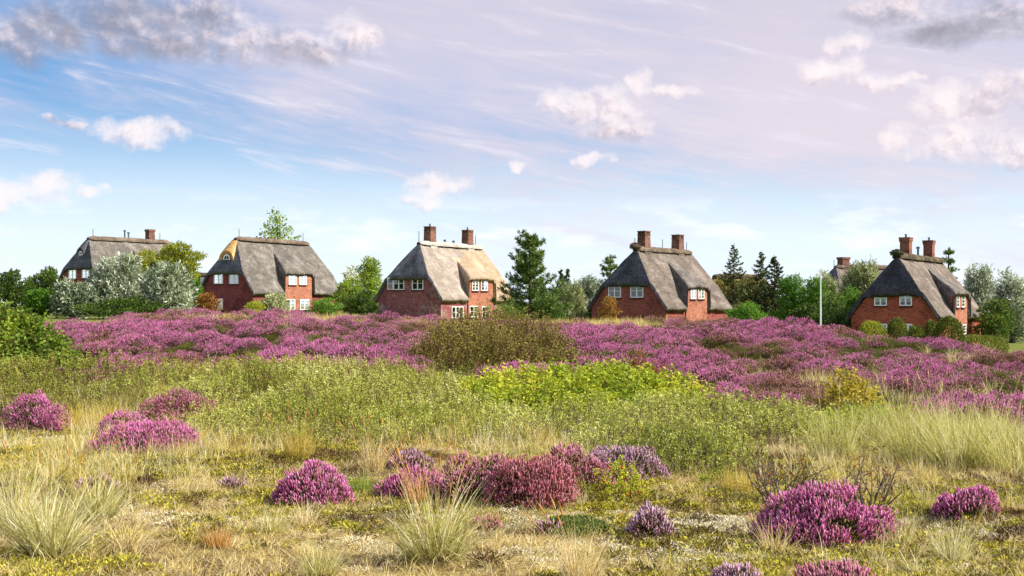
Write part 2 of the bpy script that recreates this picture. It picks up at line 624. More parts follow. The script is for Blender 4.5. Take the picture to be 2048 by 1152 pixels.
def thatch(name, c_dark, c_mid, c_light, patch=None, patch_amt=0.0):
    m, T = new_mat(name)
    out = T.add('ShaderNodeOutputMaterial')
    b = T.add('ShaderNodeBsdfPrincipled')
    tc = T.add('ShaderNodeTexCoord')
    sp = T.add('ShaderNodeSeparateXYZ')
    T.link(tc.outputs['Object'], sp.inputs[0])
    x, y, z = sp.outputs
    # reeds run down the slope: fine across, long with the fall
    straw = T.noise(T.comb(T.m('MULTIPLY', x, 9.0), T.m('MULTIPLY', y, 9.0), T.m('MULTIPLY', z, 2.2)), 1.0, 5, 0.65)
    fine = T.noise(tc.outputs['Object'], 9.0, 4, 0.7)
    blot = T.noise(tc.outputs['Object'], 0.75, 4, 0.6, 0.4)
    course = T.noise(T.comb(T.m('MULTIPLY', x, 0.5), T.m('MULTIPLY', y, 0.5), T.m('MULTIPLY', z, 2.6)), 1.0, 3, 0.5)
    f = T.m('ADD', T.m('MULTIPLY', straw, 0.9), T.m('ADD', T.m('MULTIPLY', fine, 0.45), T.m('MULTIPLY', course, 0.25)))
    f = T.m('ADD', f, T.m('MULTIPLY', T.m('SUBTRACT', blot, 0.5), 0.7))
    c = T.ramp(T.sstep(f, 0.52, 1.12), [(0.0, lin(c_dark)), (0.5, lin(c_mid)), (1.0, lin(c_light))])
    if patch:
        pn = T.noise(tc.outputs['Object'], 0.45, 4, 0.65, 0.8)
        c = T.mix(T.m('MULTIPLY', T.sstep(pn, 0.46, 0.62), patch_amt), c, lin(patch))
    T.put(b.inputs['Base Color'], c)
    b.inputs['Roughness'].default_value = 0.95
    b.inputs['Specular IOR Level'].default_value = 0.1
    bp = T.add('ShaderNodeBump')
    bp.inputs['Strength'].default_value = 0.8
    bp.inputs['Distance'].default_value = 0.10
    T.put(bp.inputs['Height'], T.m('ADD', T.m('MULTIPLY', straw, 0.8), T.m('ADD', T.m('MULTIPLY', fine, 0.5), T.m('MULTIPLY', blot, 0.8))))
    T.link(bp.outputs[0], b.inputs['Normal'])
    T.link(b.outputs[0], out.inputs[0])
    return m


def brickwork(name, c1, c2, mortar, blotch, blotch_amt, lo=0.5, hi=0.66):
    m, T = new_mat(name)
    out = T.add('ShaderNodeOutputMaterial')
    b = T.add('ShaderNodeBsdfPrincipled')
    tc = T.add('ShaderNodeTexCoord')
    sp = T.add('ShaderNodeSeparateXYZ')
    T.link(tc.outputs['Object'], sp.inputs[0])
    x, y, z = sp.outputs
    br = T.add('ShaderNodeTexBrick')
    T.put(br.inputs['Vector'], T.comb(T.m('ADD', x, y), z, 0.0))
    br.inputs['Scale'].default_value = 1.0
    br.inputs['Brick Width'].default_value = 0.25
    br.inputs['Row Height'].default_value = 0.078
    br.inputs['Mortar Size'].default_value = 0.009
    T.put(br.inputs['Color1'], lin(c1))
    T.put(br.inputs['Color2'], lin(c2))
    T.put(br.inputs['Mortar'], lin(mortar))
    # single dark or pale bricks
    cell = T.add('ShaderNodeTexWhiteNoise', noise_dimensions='2D')
    T.put(cell.inputs['Vector'], T.comb(T.m('FLOOR', T.m('MULTIPLY', T.m('ADD', x, y), 4.0)), T.m('FLOOR', T.m('MULTIPLY', z, 12.82)), 0.0))
    wv = cell.outputs['Value']
    c = T.mix(T.m('MULTIPLY', T.sstep(wv, 0.6, 1.0), 0.55), br.outputs['Color'], lin('#4c2422'))
    n = T.noise(tc.outputs['Object'], 0.9, 6, 0.7, 0.3)
    n2 = T.noise(tc.outputs['Object'], 5.0, 4, 0.7)
    f = T.m('MULTIPLY', T.sstep(T.m('ADD', T.m('MULTIPLY', n, 0.6), T.m('MULTIPLY', n2, 0.4)), lo, hi), blotch_amt)
    c = T.mix(f, c, lin(blotch))
    n3 = T.noise(tc.outputs['Object'], 0.5, 4, 0.6)
    c = T.mix(T.sstep(n3, 0.35, 0.7), c, T.mix(1.0, c, (0.70, 0.66, 0.68), 'MULTIPLY'))
    T.put(b.inputs['Base Color'], c)
    b.inputs['Roughness'].default_value = 0.9
    b.inputs['Specular IOR Level'].default_value = 0.15
    bp = T.add('ShaderNodeBump')
    bp.inputs['Strength'].default_value = 0.6
    bp.inputs['Distance'].default_value = 0.01
    T.put(bp.inputs['Height'], T.m('SUBTRACT', 1.0, br.outputs['Fac']))
    T.link(bp.outputs[0], b.inputs['Normal'])
    T.link(b.outputs[0], out.inputs[0])
    return m


def glass_mat():
    m, T = new_mat('window_glass')
    out = T.add('ShaderNodeOutputMaterial')
    g = T.add('ShaderNodeBsdfGlossy')
    g.inputs['Roughness'].default_value = 0.03
    g.inputs['Color'].default_value = (0.9, 0.95, 1, 1)
    t = T.add('ShaderNodeBsdfTransparent')
    t.inputs['Color'].default_value = (0.86, 0.9, 0.9, 1)
    fr = T.add('ShaderNodeFresnel')
    fr.inputs[0].default_value = 1.5
    mx = T.add('ShaderNodeMixShader')
    T.put(mx.inputs[0], T.m('ADD', T.m('MULTIPLY', fr.outputs[0], 1.0), 0.01, clamp=True))
    T.link(t.outputs[0], mx.inputs[1])
    T.link(g.outputs[0], mx.inputs[2])
    T.link(mx.outputs[0], out.inputs[0])
    return m


def ground_mat():
    m, T = new_mat('heath_soil')
    out = T.add('ShaderNodeOutputMaterial')
    b = T.add('ShaderNodeBsdfPrincipled')
    g = T.add('ShaderNodeNewGeometry')
    P = g.outputs['Position']
    sp = T.add('ShaderNodeSeparateXYZ')
    T.link(P, sp.inputs[0])
    x, y, z = sp.outputs
    n1 = T.noise(P, 0.55, 5, 0.6, 0.6)
    n2 = T.noise(P, 3.2, 6, 0.7, 0.4)
    n3 = T.noise(P, 26.0, 4, 0.7)
    f = T.m('ADD', T.m('MULTIPLY', n1, 0.55), T.m('ADD', T.m('MULTIPLY', n2, 0.35), T.m('MULTIPLY', n3, 0.25)))
    c = T.ramp(T.sstep(f, 0.38, 0.78), [(0.0, lin('#36271a')), (0.28, lin('#5e4930')), (0.5, lin('#8a764a')), (0.72, lin('#b3a06c')), (1.0, lin('#dccfa2'))])
    moss = T.sstep(T.noise(P, 0.9, 4, 0.6, 0.5), 0.48, 0.62)
    c = T.mix(T.m('MULTIPLY', moss, 0.30), c, T.mix(T.sstep(n3, 0.3, 0.7), lin('#5c5a1c'), lin('#968c2e')))
    # the dune behind: dark mossy peat under the heather
    dune = T.sstep(y, 17.5, 21.0)
    dc = T.ramp(T.m('ADD', T.m('MULTIPLY', n2, 0.7), T.m('MULTIPLY', n3, 0.3)), [(0.3, lin('#2c2410')), (0.5, lin('#4a4a18')), (0.7, lin('#6a5a2c'))])
    c = T.mix(dune, c, dc)
    far = T.sstep(y, 48.0, 62.0)
    c = T.mix(far, c, T.mix(T.sstep(n2, 0.3, 0.7), lin('#4d5f22'), lin('#7c7f3c')))
    T.put(b.inputs['Base Color'], c)
    b.inputs['Roughness'].default_value = 0.95
    b.inputs['Specular IOR Level'].default_value = 0.1
    bp = T.add('ShaderNodeBump')
    bp.inputs['Strength'].default_value = 0.9
    bp.inputs['Distance'].default_value = 0.05
    T.put(bp.inputs['Height'], T.m('ADD', n2, T.m('MULTIPLY', n3, 0.6)))
    T.link(bp.outputs[0], b.inputs['Normal'])
    T.link(b.outputs[0], out.inputs[0])
    return m


M_soil = ground_mat()
M_white = plain('white_paint', '#f4f2ec', 0.45, 0.4)
M_dark_room = plain('dark_room', '#1c2326', 0.8, 0.1)
M_curtain = plain('curtain_cloth', '#f2f0ea', 0.9, 0.1)
M_glass = glass_mat()
M_sill = plain('sill_brick', '#4b2723', 0.9, 0.1, 0.3)
M_rod = plain('grey_metal', '#5b6a74', 0.5, 0.4)
M_bark = plain('bark', '#5a4736', 0.95, 0.1, 0.4)
M_bark_grey = plain('bark_grey', '#7a7166', 0.95, 0.1, 0.35)
M_twig = plain('twig_wood', '#6b4a3a', 0.9, 0.1, 0.3)
M_twig_grey = plain('twig_wood_grey', '#6a5c52', 0.9, 0.1, 0.3)
M_pole = plain('flagpole_paint', '#f0f2f2', 0.35, 0.5)

# ------------------------------------------------------------------ ground sheet
def build_ground():
    ang = np.concatenate([np.linspace(-math.pi, -0.62, 40, endpoint=False), np.linspace(-0.62, 0.62, 240, endpoint=False), np.linspace(0.62, math.pi, 40, endpoint=False)])
    rad = np.concatenate([[0.3], np.geomspace(1.2, 25, 140), np.geomspace(25.5, 120, 80), np.geomspace(125, 4000, 40)])
    A, R = np.meshgrid(ang, rad)
    x = np.sin(A) * R
    y = np.cos(A) * R
    z = ground(x, y)
    na, nr = len(ang), len(rad)
    V = np.stack([x, y, z], -1).reshape(-1, 3)
    i, j = np.meshgrid(np.arange(nr - 1), np.arange(na), indexing='ij')
    j2 = (j + 1) % na
    F = np.stack([i * na + j, (i + 1) * na + j, (i + 1) * na + j2, i * na + j2], -1).reshape(-1, 4)[:, ::-1]
    b = MB()
    b.add(V, F)
    c = len(V)
    b.add(np.vstack([V[:na], [[0, 0, gz(0.01, 0.1)]]]), [((k + 1) % na, k, na) for k in range(na)])
    o = b.build('heath_ground', M_soil, None, True)
    o['kind'] = 'structure'
    return o


build_ground()

# ------------------------------------------------------------------ thatched houses
class Frame:
    """a house's own axes: x along the ridge away from the gable, -y towards the sunny long side"""
    def __init__(self, x, y, yaw, floor):
        a = math.radians(yaw)
        self.o = np.array([x, y, floor])
        self.ux = np.array([math.sin(a), math.cos(a), 0.0])
        self.uy = np.array([-math.cos(a), math.sin(a), 0.0])
        self.rz = math.atan2(self.ux[1], self.ux[0])

    def ray(self, px, py):
        c = np.array([0, 0, EYE]) - self.o
        d = np.array([(px - 1024) / FPX, 1.0, (HOR - py) / FPX])
        l = lambda v: np.array([v @ self.ux, v @ self.uy, v[2]])
        return l(c), l(d)

    def on_plane(self, px, py, axis, val):
        c, d = self.ray(px, py)
        t = (val - c[axis]) / d[axis]
        return c + d * t


def window(fr, root, plane, val, rect, casements=2, rows=3, curtain=False, name='window'):
    """rect in picture pixels -> a framed window on the wall plane"""
    axis = 0 if plane == 'gable' else 1
    x0, y0, x1, y1 = rect
    ym, xm = (y0 + y1) / 2, (x0 + x1) / 2
    a = fr.on_plane(x0, ym, axis, val)
    b = fr.on_plane(x1, ym, axis, val)
    zt = fr.on_plane(xm, y0, axis, val)[2]
    zb = fr.on_plane(xm, y1, axis, val)[2]
    o = 1 - axis
    c = (a[o] + b[o]) / 2
    w = abs(a[o] - b[o])
    h = zt - zb
    # local window axes: u to the right seen from outside, n outwards
    if plane == 'gable':
        M = np.array([[0, -1, 0], [-1, 0, 0], [0, 0, 1.0]]).T
        org = np.array([val, c, zb])
    else:
        M = np.array([[1, 0, 0], [0, -1, 0], [0, 0, 1.0]]).T
        org = np.array([c, val, zb])
    T = (M, org)
    t = 0.09
    mb = MB()
    mb.box((-w / 2, .002, 0), (w / 2, .012, h), 1, M=T)
    mb.box((-w / 2, .012, 0), (-w / 2 + t, .085, h), 0, M=T)
    mb.box((w / 2 - t, .012, 0), (w / 2, .085, h), 0, M=T)
    mb.box((-w / 2 + t, .012, 0), (w / 2 - t, .085, t), 0, M=T)
    mb.box((-w / 2 + t, .012, h - t), (w / 2 - t, .085, h), 0, M=T)
    iw = w - 2 * t
    for k in range(1, casements):
        cx = -w / 2 + t + iw * k / casements
        mb.box((cx - .055, .012, t), (cx + .055, .09, h - t), 0, M=T)
    for k in range(casements):
        cx0 = -w / 2 + t + iw * k / casements
        cx1 = cx0 + iw / casements
        for r in range(1, rows):
            zz = t + (h - 2 * t) * r / rows
            mb.box((cx0 + .03, .046, zz - .018), (cx1 - .03, .066, zz + .018), 0, M=T)
        if casements == 1 or rows == 3 and casements == 2 and w < 1.0:
            pass
    win = mb.build(name, [M_white, M_dark_room], root)
    for k in range(casements):
        cx0 = -w / 2 + t + iw * k / casements + .01
        cx1 = cx0 + iw / casements - .02
        p = MB()
        p.box((cx0, .038, t), (cx1, .044, h - t), 0, M=T)
        p.build('pane', M_glass, win)
        if curtain:
            q = MB()
            n = 9
            us = np.linspace(cx0, cx1, n)
            s = np.linspace(-1, 1, n)
            bot = (h - t) - (h - 2 * t) * (0.45 + 0.40 * np.abs(s) ** 1.5)
            if curtain == 2:
                bot = np.full(n, h * 0.45)
            dep = .020 + .004 * np.cos(np.arange(n) * math.pi)
            V = []
            for u, bt, dp in zip(us, bot, dep):
                V += [(u, dp, bt), (u, dp, h - t)]
            V = np.array(V) @ M.T + org
            q.add(V, [(2 * i, 2 * i + 2, 2 * i + 3, 2 * i + 1) for i in range(n - 1)])
            q.build('curtain', M_curtain, win)
    s = MB()
    s.box((-w / 2 - .05, .003, -.13), (w / 2 + .05, .12, -.01), 0, M=T)
    s.build('sill', M_sill, win)
    return win


def roof_parts(root, hs, mats, seed):
    W, L, dh = hs['W'], hs['L'], hs['dh']
    he = 2.5
    zr = he + dh
    hh = he + hs['hhf'] * dh
    s0, s1 = hs['s0'], max(hs['s1'], 0.7)
    tp = dh / (W / 2)
    th0, th1 = (zr - hh) / s0, (zr - hh) / s1
    dorm = hs.get('xd0') is not None
    xd0 = hs.get('xd0', L * .35)
    xd1 = hs.get('xd1', L * .65)
    qa, sp = hs.get('qa', .75), hs.get('sp', 1.5)
    hd = he + hs.get('hdf', .39) * dh
    zA = he + qa * dh
    rng = np.random.default_rng(seed)
    Ys = np.concatenate([np.linspace(-W / 2, 0, 27), np.linspace(0, W / 2, 15)[1:]])
    nh, n1, n2, n3 = 9, 20, 18, 20
    cols = []
    reg = []
    for y in Ys:
        t = min(1.0, (y + W / 2) / (qa * W / 2))
        lb = xd0 + sp * t
        rb = xd1 - sp * 0.55 * t
        if rb < lb + .3:
            rb = lb + .3
        # a swept dormer: the flare narrows smoothly up the slope
        sl = zr - tp * abs(y)
        xh = max(0.0, (sl - hh) / th0)          # where hip and slope meet in this row
        xh1 = max(0.0, (sl - hh) / th1)
        c = np.concatenate([np.linspace(0, xh, nh)[:-1], np.linspace(xh, lb - .02, n1), np.linspace(lb + .05, rb - .05, n2),
                            np.linspace(rb + .02, L - xh1, n3), np.linspace(L - xh1, L, nh)[1:]])
        cols.append(c)
    Xg = np.array(cols)
    Yg = np.repeat(Ys[:, None], Xg.shape[1], 1)
    nx = Xg.shape[1]
    isd = np.zeros(nx, bool)
    n1 += nh - 1
    isd[n1:n1 + n2] = True

    def smin(a, b, k):
        h = np.clip(0.5 + 0.5 * (b - a) / k, 0, 1)
        return b * (1 - h) + a * h - k * h * (1 - h)
    slope = zr - tp * np.abs(Yg)
    slope = slope - 0.10 * np.exp(-(Yg / 0.5) ** 2)
    # slight outward belly and a flare at the eaves
    tt = np.clip(1 - np.abs(Yg) / (W / 2), 0, 1)
    slope = slope + 0.16 * np.sin(np.pi * tt) + 0.16 * np.clip(1 - tt / 0.16, 0, 1) ** 2
    hip0 = hh + th0 * Xg
    hip1 = hh + th1 * (L - Xg)
    Z = smin(smin(slope, hip0, 0.35), hip1, 0.35)
    near = np.where(hip0 < slope, 1, 0)
    if dorm:
        tq = (Yg + W / 2) / (qa * W / 2)
        Zd = hd + (zA - hd) * np.clip(tq, 0, 1) ** 0.92
        m = isd[None, :] & (tq < 1.0) & (Zd > Z)
        # rounded shoulders
        lbv = Xg[:, n1][:, None]
        rbv = Xg[:, n1 + n2 - 1][:, None]
        e = np.minimum(Xg - lbv, rbv - Xg)
        Zd = Zd - 0.30 * np.exp(-(np.clip(e, 0, None) / 0.22) ** 2) * np.clip(1 - tq, 0, 1)
        Z = np.where(m, np.maximum(Zd, Z), Z)
    nz = (fbm(Xg * 1.1 + seed, Yg * 1.1, seed, 3) - .5) * 0.22 + (fbm(Xg * 4 + seed, Yg * 4, seed + 9, 2) - .5) * 0.07
    Z = Z + nz
    th = 0.40
    Zb = Z - th
    if dorm:
        # under the dormer's eave the thatch stays thin
        Zb = Zb
    ny = len(Ys)
    idx = np.arange(ny * nx).reshape(ny, nx)
    top = np.stack([Xg, Yg, Z], -1).reshape(-1, 3)
    bot = np.stack([Xg, Yg, Zb], -1).reshape(-1, 3)
    # the cut of the thatch stands square to the slope
    bi = np.zeros((ny, nx, 3))
    bi[0, :, 1] = 0.16
    bi[-1, :, 1] = -0.16
    bi[:, 0, 0] = 0.03
    bi[:, -1, 0] = -0.03
    bot = bot + bi.reshape(-1, 3)
    N0 = len(top)
    V = np.vstack([top, bot])
    i, j = np.meshgrid(np.arange(ny - 1), np.arange(nx - 1), indexing='ij')
    Ft = np.stack([idx[i, j], idx[i, j + 1], idx[i + 1, j + 1], idx[i + 1, j]], -1).reshape(-1, 4)
    yc = (Ys[:-1] + Ys[1:]) / 2
    # regions of the faces
    R = np.zeros((ny - 1, nx - 1), int)
    Xc = (Xg[:-1, :-1] + Xg[1:, 1:]) / 2
    Yc = (Yg[:-1, :-1] + Yg[1:, 1:]) / 2
    slc = zr - tp * np.abs(Yc)
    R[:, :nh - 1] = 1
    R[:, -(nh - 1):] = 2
    if hs.get('gold'):
        R[:, n1 + n2 - 1:-(nh - 1)] = 2
    if dorm:
        tqc = (Yc + W / 2) / (qa * W / 2)
        jd = np.zeros(nx - 1, bool)
        jd[n1 - 1:n1 + n2] = True
        R[jd[None, :] & (tqc < 1.0)] = 3
    Rf = R.reshape(-1)
    Fb = Ft[:, ::-1] + N0
    sk = []
    skr = []

    def skirt(a, b, r):
        sk.append((a, a + N0, b + N0, b))
        skr.append(r)
    for jj in range(nx - 1):
        skirt(idx[0, jj], idx[0, jj + 1], R[0, jj])
        skirt(idx[-1, jj + 1], idx[-1, jj], R[-1, jj])
    for ii in range(ny - 1):
        skirt(idx[ii + 1, 0], idx[ii, 0], R[ii, 0])
        skirt(idx[ii, -1], idx[ii + 1, -1], R[ii, -1])
    sk = np.array(sk)
    skr = np.array(skr)
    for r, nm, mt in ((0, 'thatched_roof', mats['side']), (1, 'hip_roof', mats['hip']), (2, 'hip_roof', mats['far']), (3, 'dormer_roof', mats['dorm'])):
        F = np.concatenate([Ft[Rf == r], Fb[Rf == r], sk[skr == r]])
        if not len(F):
            continue
        used, inv = np.unique(F, return_inverse=True)
        mb = MB()
        mb.add(V[used], inv.reshape(F.shape))
        mb.build(nm, mt, root, True)
    return zr, hh, hd


def house(key, hs, label, mats, wins, chims=(), rods=(), cowls=(), knob=None, eyebrow=None, group='thatched brick houses behind the heather dune'):
    he = 2.5
    W, L, dh = hs['W'], hs['L'], hs['dh']
    floor = hs['he'] - he
    fr = Frame(hs['x'], hs['y'], hs['yaw'], floor)
    root = thing('thatched_house', label, 'house', tuple(fr.o), fr.rz, group)
    seed = sum(map(ord, key))
    zr, hh, hd = roof_parts(root, hs, mats, seed)
    dorm = hs.get('xd0') is not None
    tp = dh / (W / 2)
    ov, og = 0.42, 0.30
    gx = og
    sy = -(W / 2 - ov)
    # walls: the gable outline carried along the house
    wy = W / 2 - ov
    zE = he + tp * ov - 0.42 - 0.02
    wh = (zr - hh) / tp - 0.1
    zH = hh - 0.30
    wy2 = wh + 0.30 / tp - 0.1
    yk = [(-wy, -0.9), (-wy, zE), (-(zr - zH) / tp + 0.40, zH), ((zr - zH) / tp - 0.40, zH), (wy, zE), (wy, -0.9)]
    mb = MB()
    n = len(yk)
    V = [(gx, y, z) for y, z in yk] + [(L - og, y, z) for y, z in yk]
    F4 = [(i, i + n, (i + 1) % n + n, (i + 1) % n) for i in range(n)]
    mb.add(V, F4)
    mb.add(V[:n], [(0, 1, 4, 5)])
    mb.add([V[1], V[2], V[3], V[4]], [(0, 1, 2, 3)])
    mb.add(V[n:], [(5, 4, 1, 0)])
    mb.add([V[n + 1], V[n + 2], V[n + 3], V[n + 4]], [(3, 2, 1, 0)])
    mb.build('wall', mats['wall'], root)
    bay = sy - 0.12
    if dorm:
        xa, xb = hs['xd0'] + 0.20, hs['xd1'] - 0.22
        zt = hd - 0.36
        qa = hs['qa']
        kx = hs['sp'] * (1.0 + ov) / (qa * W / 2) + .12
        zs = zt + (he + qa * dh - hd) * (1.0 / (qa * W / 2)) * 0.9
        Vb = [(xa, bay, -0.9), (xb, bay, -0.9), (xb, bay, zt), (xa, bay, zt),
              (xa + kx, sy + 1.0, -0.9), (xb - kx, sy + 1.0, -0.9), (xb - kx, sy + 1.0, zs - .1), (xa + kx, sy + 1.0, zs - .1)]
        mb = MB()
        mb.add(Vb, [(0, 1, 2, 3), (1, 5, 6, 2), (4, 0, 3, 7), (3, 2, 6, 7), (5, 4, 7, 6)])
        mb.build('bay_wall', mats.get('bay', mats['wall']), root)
    for plane, rect, cs, rows, cur in wins:
        v = {'gable': gx, 'bay': bay, 'side': sy}[plane]
        window(fr, root, 'gable' if plane == 'gable' else 'side', v, rect, cs, rows, cur)
    # ridge roll
    mb = MB()
    s0, s1 = hs['s0'], max(hs['s1'], 0.7)
    xs = np.linspace(s0 - 0.15, L - s1 + 0.05, 30)
    k = 9
    A = np.linspace(-0.35, math.pi + 0.35, k)
    Vr = []
    for q, x in enumerate(xs):
        e = min(1.0, (min(q, 29 - q) + 0.3) / 1.6)
        rr = 0.30 * math.sqrt(e) * (1 + 0.25 * (vnoise(x * 1.7, 0.5, seed) - .5))
        rw = 0.62 * math.sqrt(e)
        for a in A:
            Vr.append((x, math.cos(a) * rw, zr - 0.30 + math.sin(a) * rr * 1.3 + 0.05 * (float(vnoise(x * 3, a * 3, seed + 2)) - .5)))
    mb.add(Vr, [(i * k + j, (i + 1) * k + j, (i + 1) * k + j + 1, i * k + j + 1) for i in range(29) for j in range(k - 1)])
    mb.build('ridge_cap', mats['ridge'], root, True)
    if knob:
        kx, ksx, ksz, km = knob
        rg = np.random.default_rng(seed)
        mb = MB()
        th_, ph = np.meshgrid(np.linspace(0, 2 * np.pi, 20, endpoint=False), np.linspace(0, np.pi, 11))
        rr = 1 + 0.2 * (fbm(th_ * 2, ph * 2, seed) - .5)
        Vk = np.stack([kx + ksx * np.sin(ph) * np.cos(th_) * rr, ksx * 0.9 * np.sin(ph) * np.sin(th_) * rr, zr + .02 + ksz * np.cos(ph) * rr], -1).reshape(-1, 3)
        Fk = [(i * 20 + j, (i + 1) * 20 + j, (i + 1) * 20 + (j + 1) % 20, i * 20 + (j + 1) % 20) for i in range(10) for j in range(20)]
        mb.add(Vk, Fk)
        C = Vk[rg.integers(0, len(Vk), 500)]
        mb.leaves(C, rg.normal(size=(500, 3)) + [0, 0, .5], .16, .07, rg)
        mb.build('ridge_heather', km, root, True)

    def ridge_x(px):
        """how far along the ridge the picture column lies"""
        best = None
        for x in np.linspace(-1, L + 1, 400):
            p = fr.o + fr.ux * x
            q = 1024 + FPX * p[0] / p[1]
            if best is None or abs(q - px) < best[0]:
                best = (abs(q - px), x)
        return best[1]

    def z_at(x, py):
        p = fr.o + fr.ux * x
        return Zp(py, p[1]) - floor
    for px, pyt, wide, style in chims:
        x = ridge_x(px)
        zt = z_at(x, pyt)
        mb = MB()
        a, b_ = wide / 2, wide * 0.42
        zb = zr - 1.5

        def pris(z0, z1, k0, k1, oy=0.0):
            Vc = [(x + sx * a * k0, sy_ * b_ * k0 + oy, z0) for sx, sy_ in ((-1, -1), (1, -1), (1, 1), (-1, 1))] + \
                 [(x + sx * a * k1, sy_ * b_ * k1 + oy, z1) for sx, sy_ in ((-1, -1), (1, -1), (1, 1), (-1, 1))]
            mb.add(Vc, [(0, 3, 2, 1), (4, 5, 6, 7), (0, 1, 5, 4), (1, 2, 6, 5), (2, 3, 7, 6), (3, 0, 4, 7)])
        if style == 'crown':
            zc = zt - 0.46
            pris(zb, zc, 1.08, 0.93)
            pris(zc + .002, zc + .09, 0.99, 0.99)
            for ix in range(4):
                for iy in range(3):
                    if 0 < ix < 3 and iy == 1:
                        continue
                    cx = x + a * 0.93 * (-1 + 2 * ix / 3) * 0.86
                    cy = b_ * 0.93 * (-1 + iy) * 0.84
                    mb.box((cx - .07, cy - .07, zc + .092), (cx + .07, cy + .07, zt - .11))
            pris(zt - .108, zt, 1.0, 1.0)
        elif style == 'corbel':
            zc = zt - 0.42
            pris(zb, zc, 0.98, 0.92)
            pris(zc + .002, zc + .13, 1.02, 1.02)
            pris(zc + .132, zt - .08, 1.08, 1.08)
            pris(zt - .078, zt, 1.14, 1.14)
        else:
            zc = zt - 0.28
            pris(zb, zc, 1.0, 0.95)
            pris(zc + .002, zt, 1.10, 1.10)
        ch = mb.build('chimney', mats['chim'], root)
        if style == 'corbel' or style == 'crown' and px in (860, 935):
            m2 = MB()
            m2.tube([(x, 0, zt - .02), (x, 0, zt + .22)], [.09, .09], 8)
            m2.tube([(x, 0, zt + .24), (x, 0, zt + .30)], [.15, .12], 8)
            m2.build('chimney_pot', M_rod, ch)
        # mortar skirt where the stack leaves the thatch
        m3 = MB()
        ks = 1.16
        Vc = [(x + sx * a * ks, sy_ * (b_ + .06), zr - tp * abs(sy_ * (b_ + .06)) - .3) for sx, sy_ in ((-1, -1), (1, -1), (1, 1), (-1, 1))] + \
             [(x + sx * a * ks, sy_ * (b_ + .06), zr - tp * abs(sy_ * (b_ + .06)) + .34) for sx, sy_ in ((-1, -1), (1, -1), (1, 1), (-1, 1))]
        m3.add(Vc, [(0, 3, 2, 1), (4, 5, 6, 7), (0, 1, 5, 4), (1, 2, 6, 5), (2, 3, 7, 6), (3, 0, 4, 7)])
        m3.build('chimney_flashing', mats['ridge'], ch)
    for px, pyt in rods:
        x = ridge_x(px)
        zt = z_at(x, pyt)
        mb = MB()
        mb.tube([(x, 0, zr - .2), (x, 0, zt - .1), (x, 0, zt)], [.045, .04, .015], 6)
        mb.build('lightning_rod', M_rod, root)
    for px, pyt in cowls:
        x = ridge_x(px)
        zt = z_at(x, pyt)
        mb = MB()
        mb.tube([(x, 0, zr - .2), (x, 0, zt - .22)], [.10, .10], 8)
        mb.tube([(x, 0, zt - .20), (x, 0, zt - .04), (x, 0, zt)], [.17, .17, .06], 8)
        mb.build('vent_pipe', M_rod, root)
    if eyebrow:
        # eyebrow dormer in the hip: a bulging hood of thatch over a small arched window
        px, py, w, h, hood, front = eyebrow
        th0 = (zr - hh) / hs['s0']
        c, d = fr.ray(px, py)
        # meet the hip plane z = hh + th0 * x
        t = (hh + th0 * c[0] - c[2]) / (d[2] - th0 * d[0])
        P = c + d * t
        xf = P[0] - 0.12
        yc, zb = P[1], P[2] - h * 0.5
        mb = MB()
        na, ns = 15, 9
        A = np.linspace(0, np.pi, na)
        Vh = []
        zt_apex = zr - 0.35
        for q in range(ns):
            f = q / (ns - 1)
            # the arch shrinks back into the roof towards the ridge
            k = (1 - f) ** 0.8
            for a in A:
                yy = yc * (1 - 0.7 * f) + math.cos(a) * (w * 0.62 * (0.35 + 0.65 * k))
                arch = math.sin(a) ** 0.9 * h * 1.25 * k
                zz = zb + arch + f * (zt_apex - zb)
                xx = xf + f * (zt_apex - zb) / th0 - 0.14 * k
                Vh.append((xx, yy, zz))
        Vh = np.array(Vh)
        mb.add(Vh, [(q * na + j, q * na + j + 1, (q + 1) * na + j + 1, (q + 1) * na + j) for q in range(ns - 1) for j in range(na - 1)])
        # the thick front lip
        lip = []
        for a in A:
            for rw, rz, dx in ((0.62, 1.25, -0.14), (0.42, 0.92, -0.02)):
                lip.append((xf + dx, yc + math.cos(a) * w * rw, zb + math.sin(a) ** 0.9 * h * rz))
        mb.add(lip, [(2 * j, 2 * j + 1, 2 * j + 3, 2 * j + 2) for j in range(na - 1)])
        eb = mb.build('eyebrow_dormer', hood, root, True)
        # boarded front and window
        mb = MB()
        fan = [(xf + .01, yc, zb)] + [(xf + .01, yc + math.cos(a) * w * .46, zb + math.sin(a) ** .9 * h * .98) for a in A]
        mb.add(fan, [(0, j + 1, j + 2) for j in range(na - 1)])
        mb.box((xf - .10, yc - w * .62, zb - .32), (xf + .2, yc + w * .62, zb - .002))
        mb.build('dormer_front', front, eb)
        mb = MB()
        r0, r1, zw = w * .30, w * .20, zb + h * .18
        ring = []
        for a in A:
            for r in (r0, r1):
                ring.append((xf - .05, yc + math.cos(a) * r, zw + math.sin(a) * r * 1.1))
        mb.add(ring, [(2 * j, 2 * j + 1, 2 * j + 3, 2 * j + 2) for j in range(na - 1)])
        mb.box((xf - .06, yc - r0, zw - .12), (xf - .01, yc + r0, zw))
        mb.box((xf - .06, yc - .025, zw + .002), (xf - .03, yc + .025, zw + r0))
        mb.add([(xf - .02, yc - r0, zw)] + [(xf - .02, yc + math.cos(a) * r1 * 1.02, zw + math.sin(a) * r1 * 1.12) for a in A], [(0, j + 1, j + 2) for j in range(na - 1)], 1)
        mb.build('window', [M_white, M_dark_room], eb)
    return root, fr


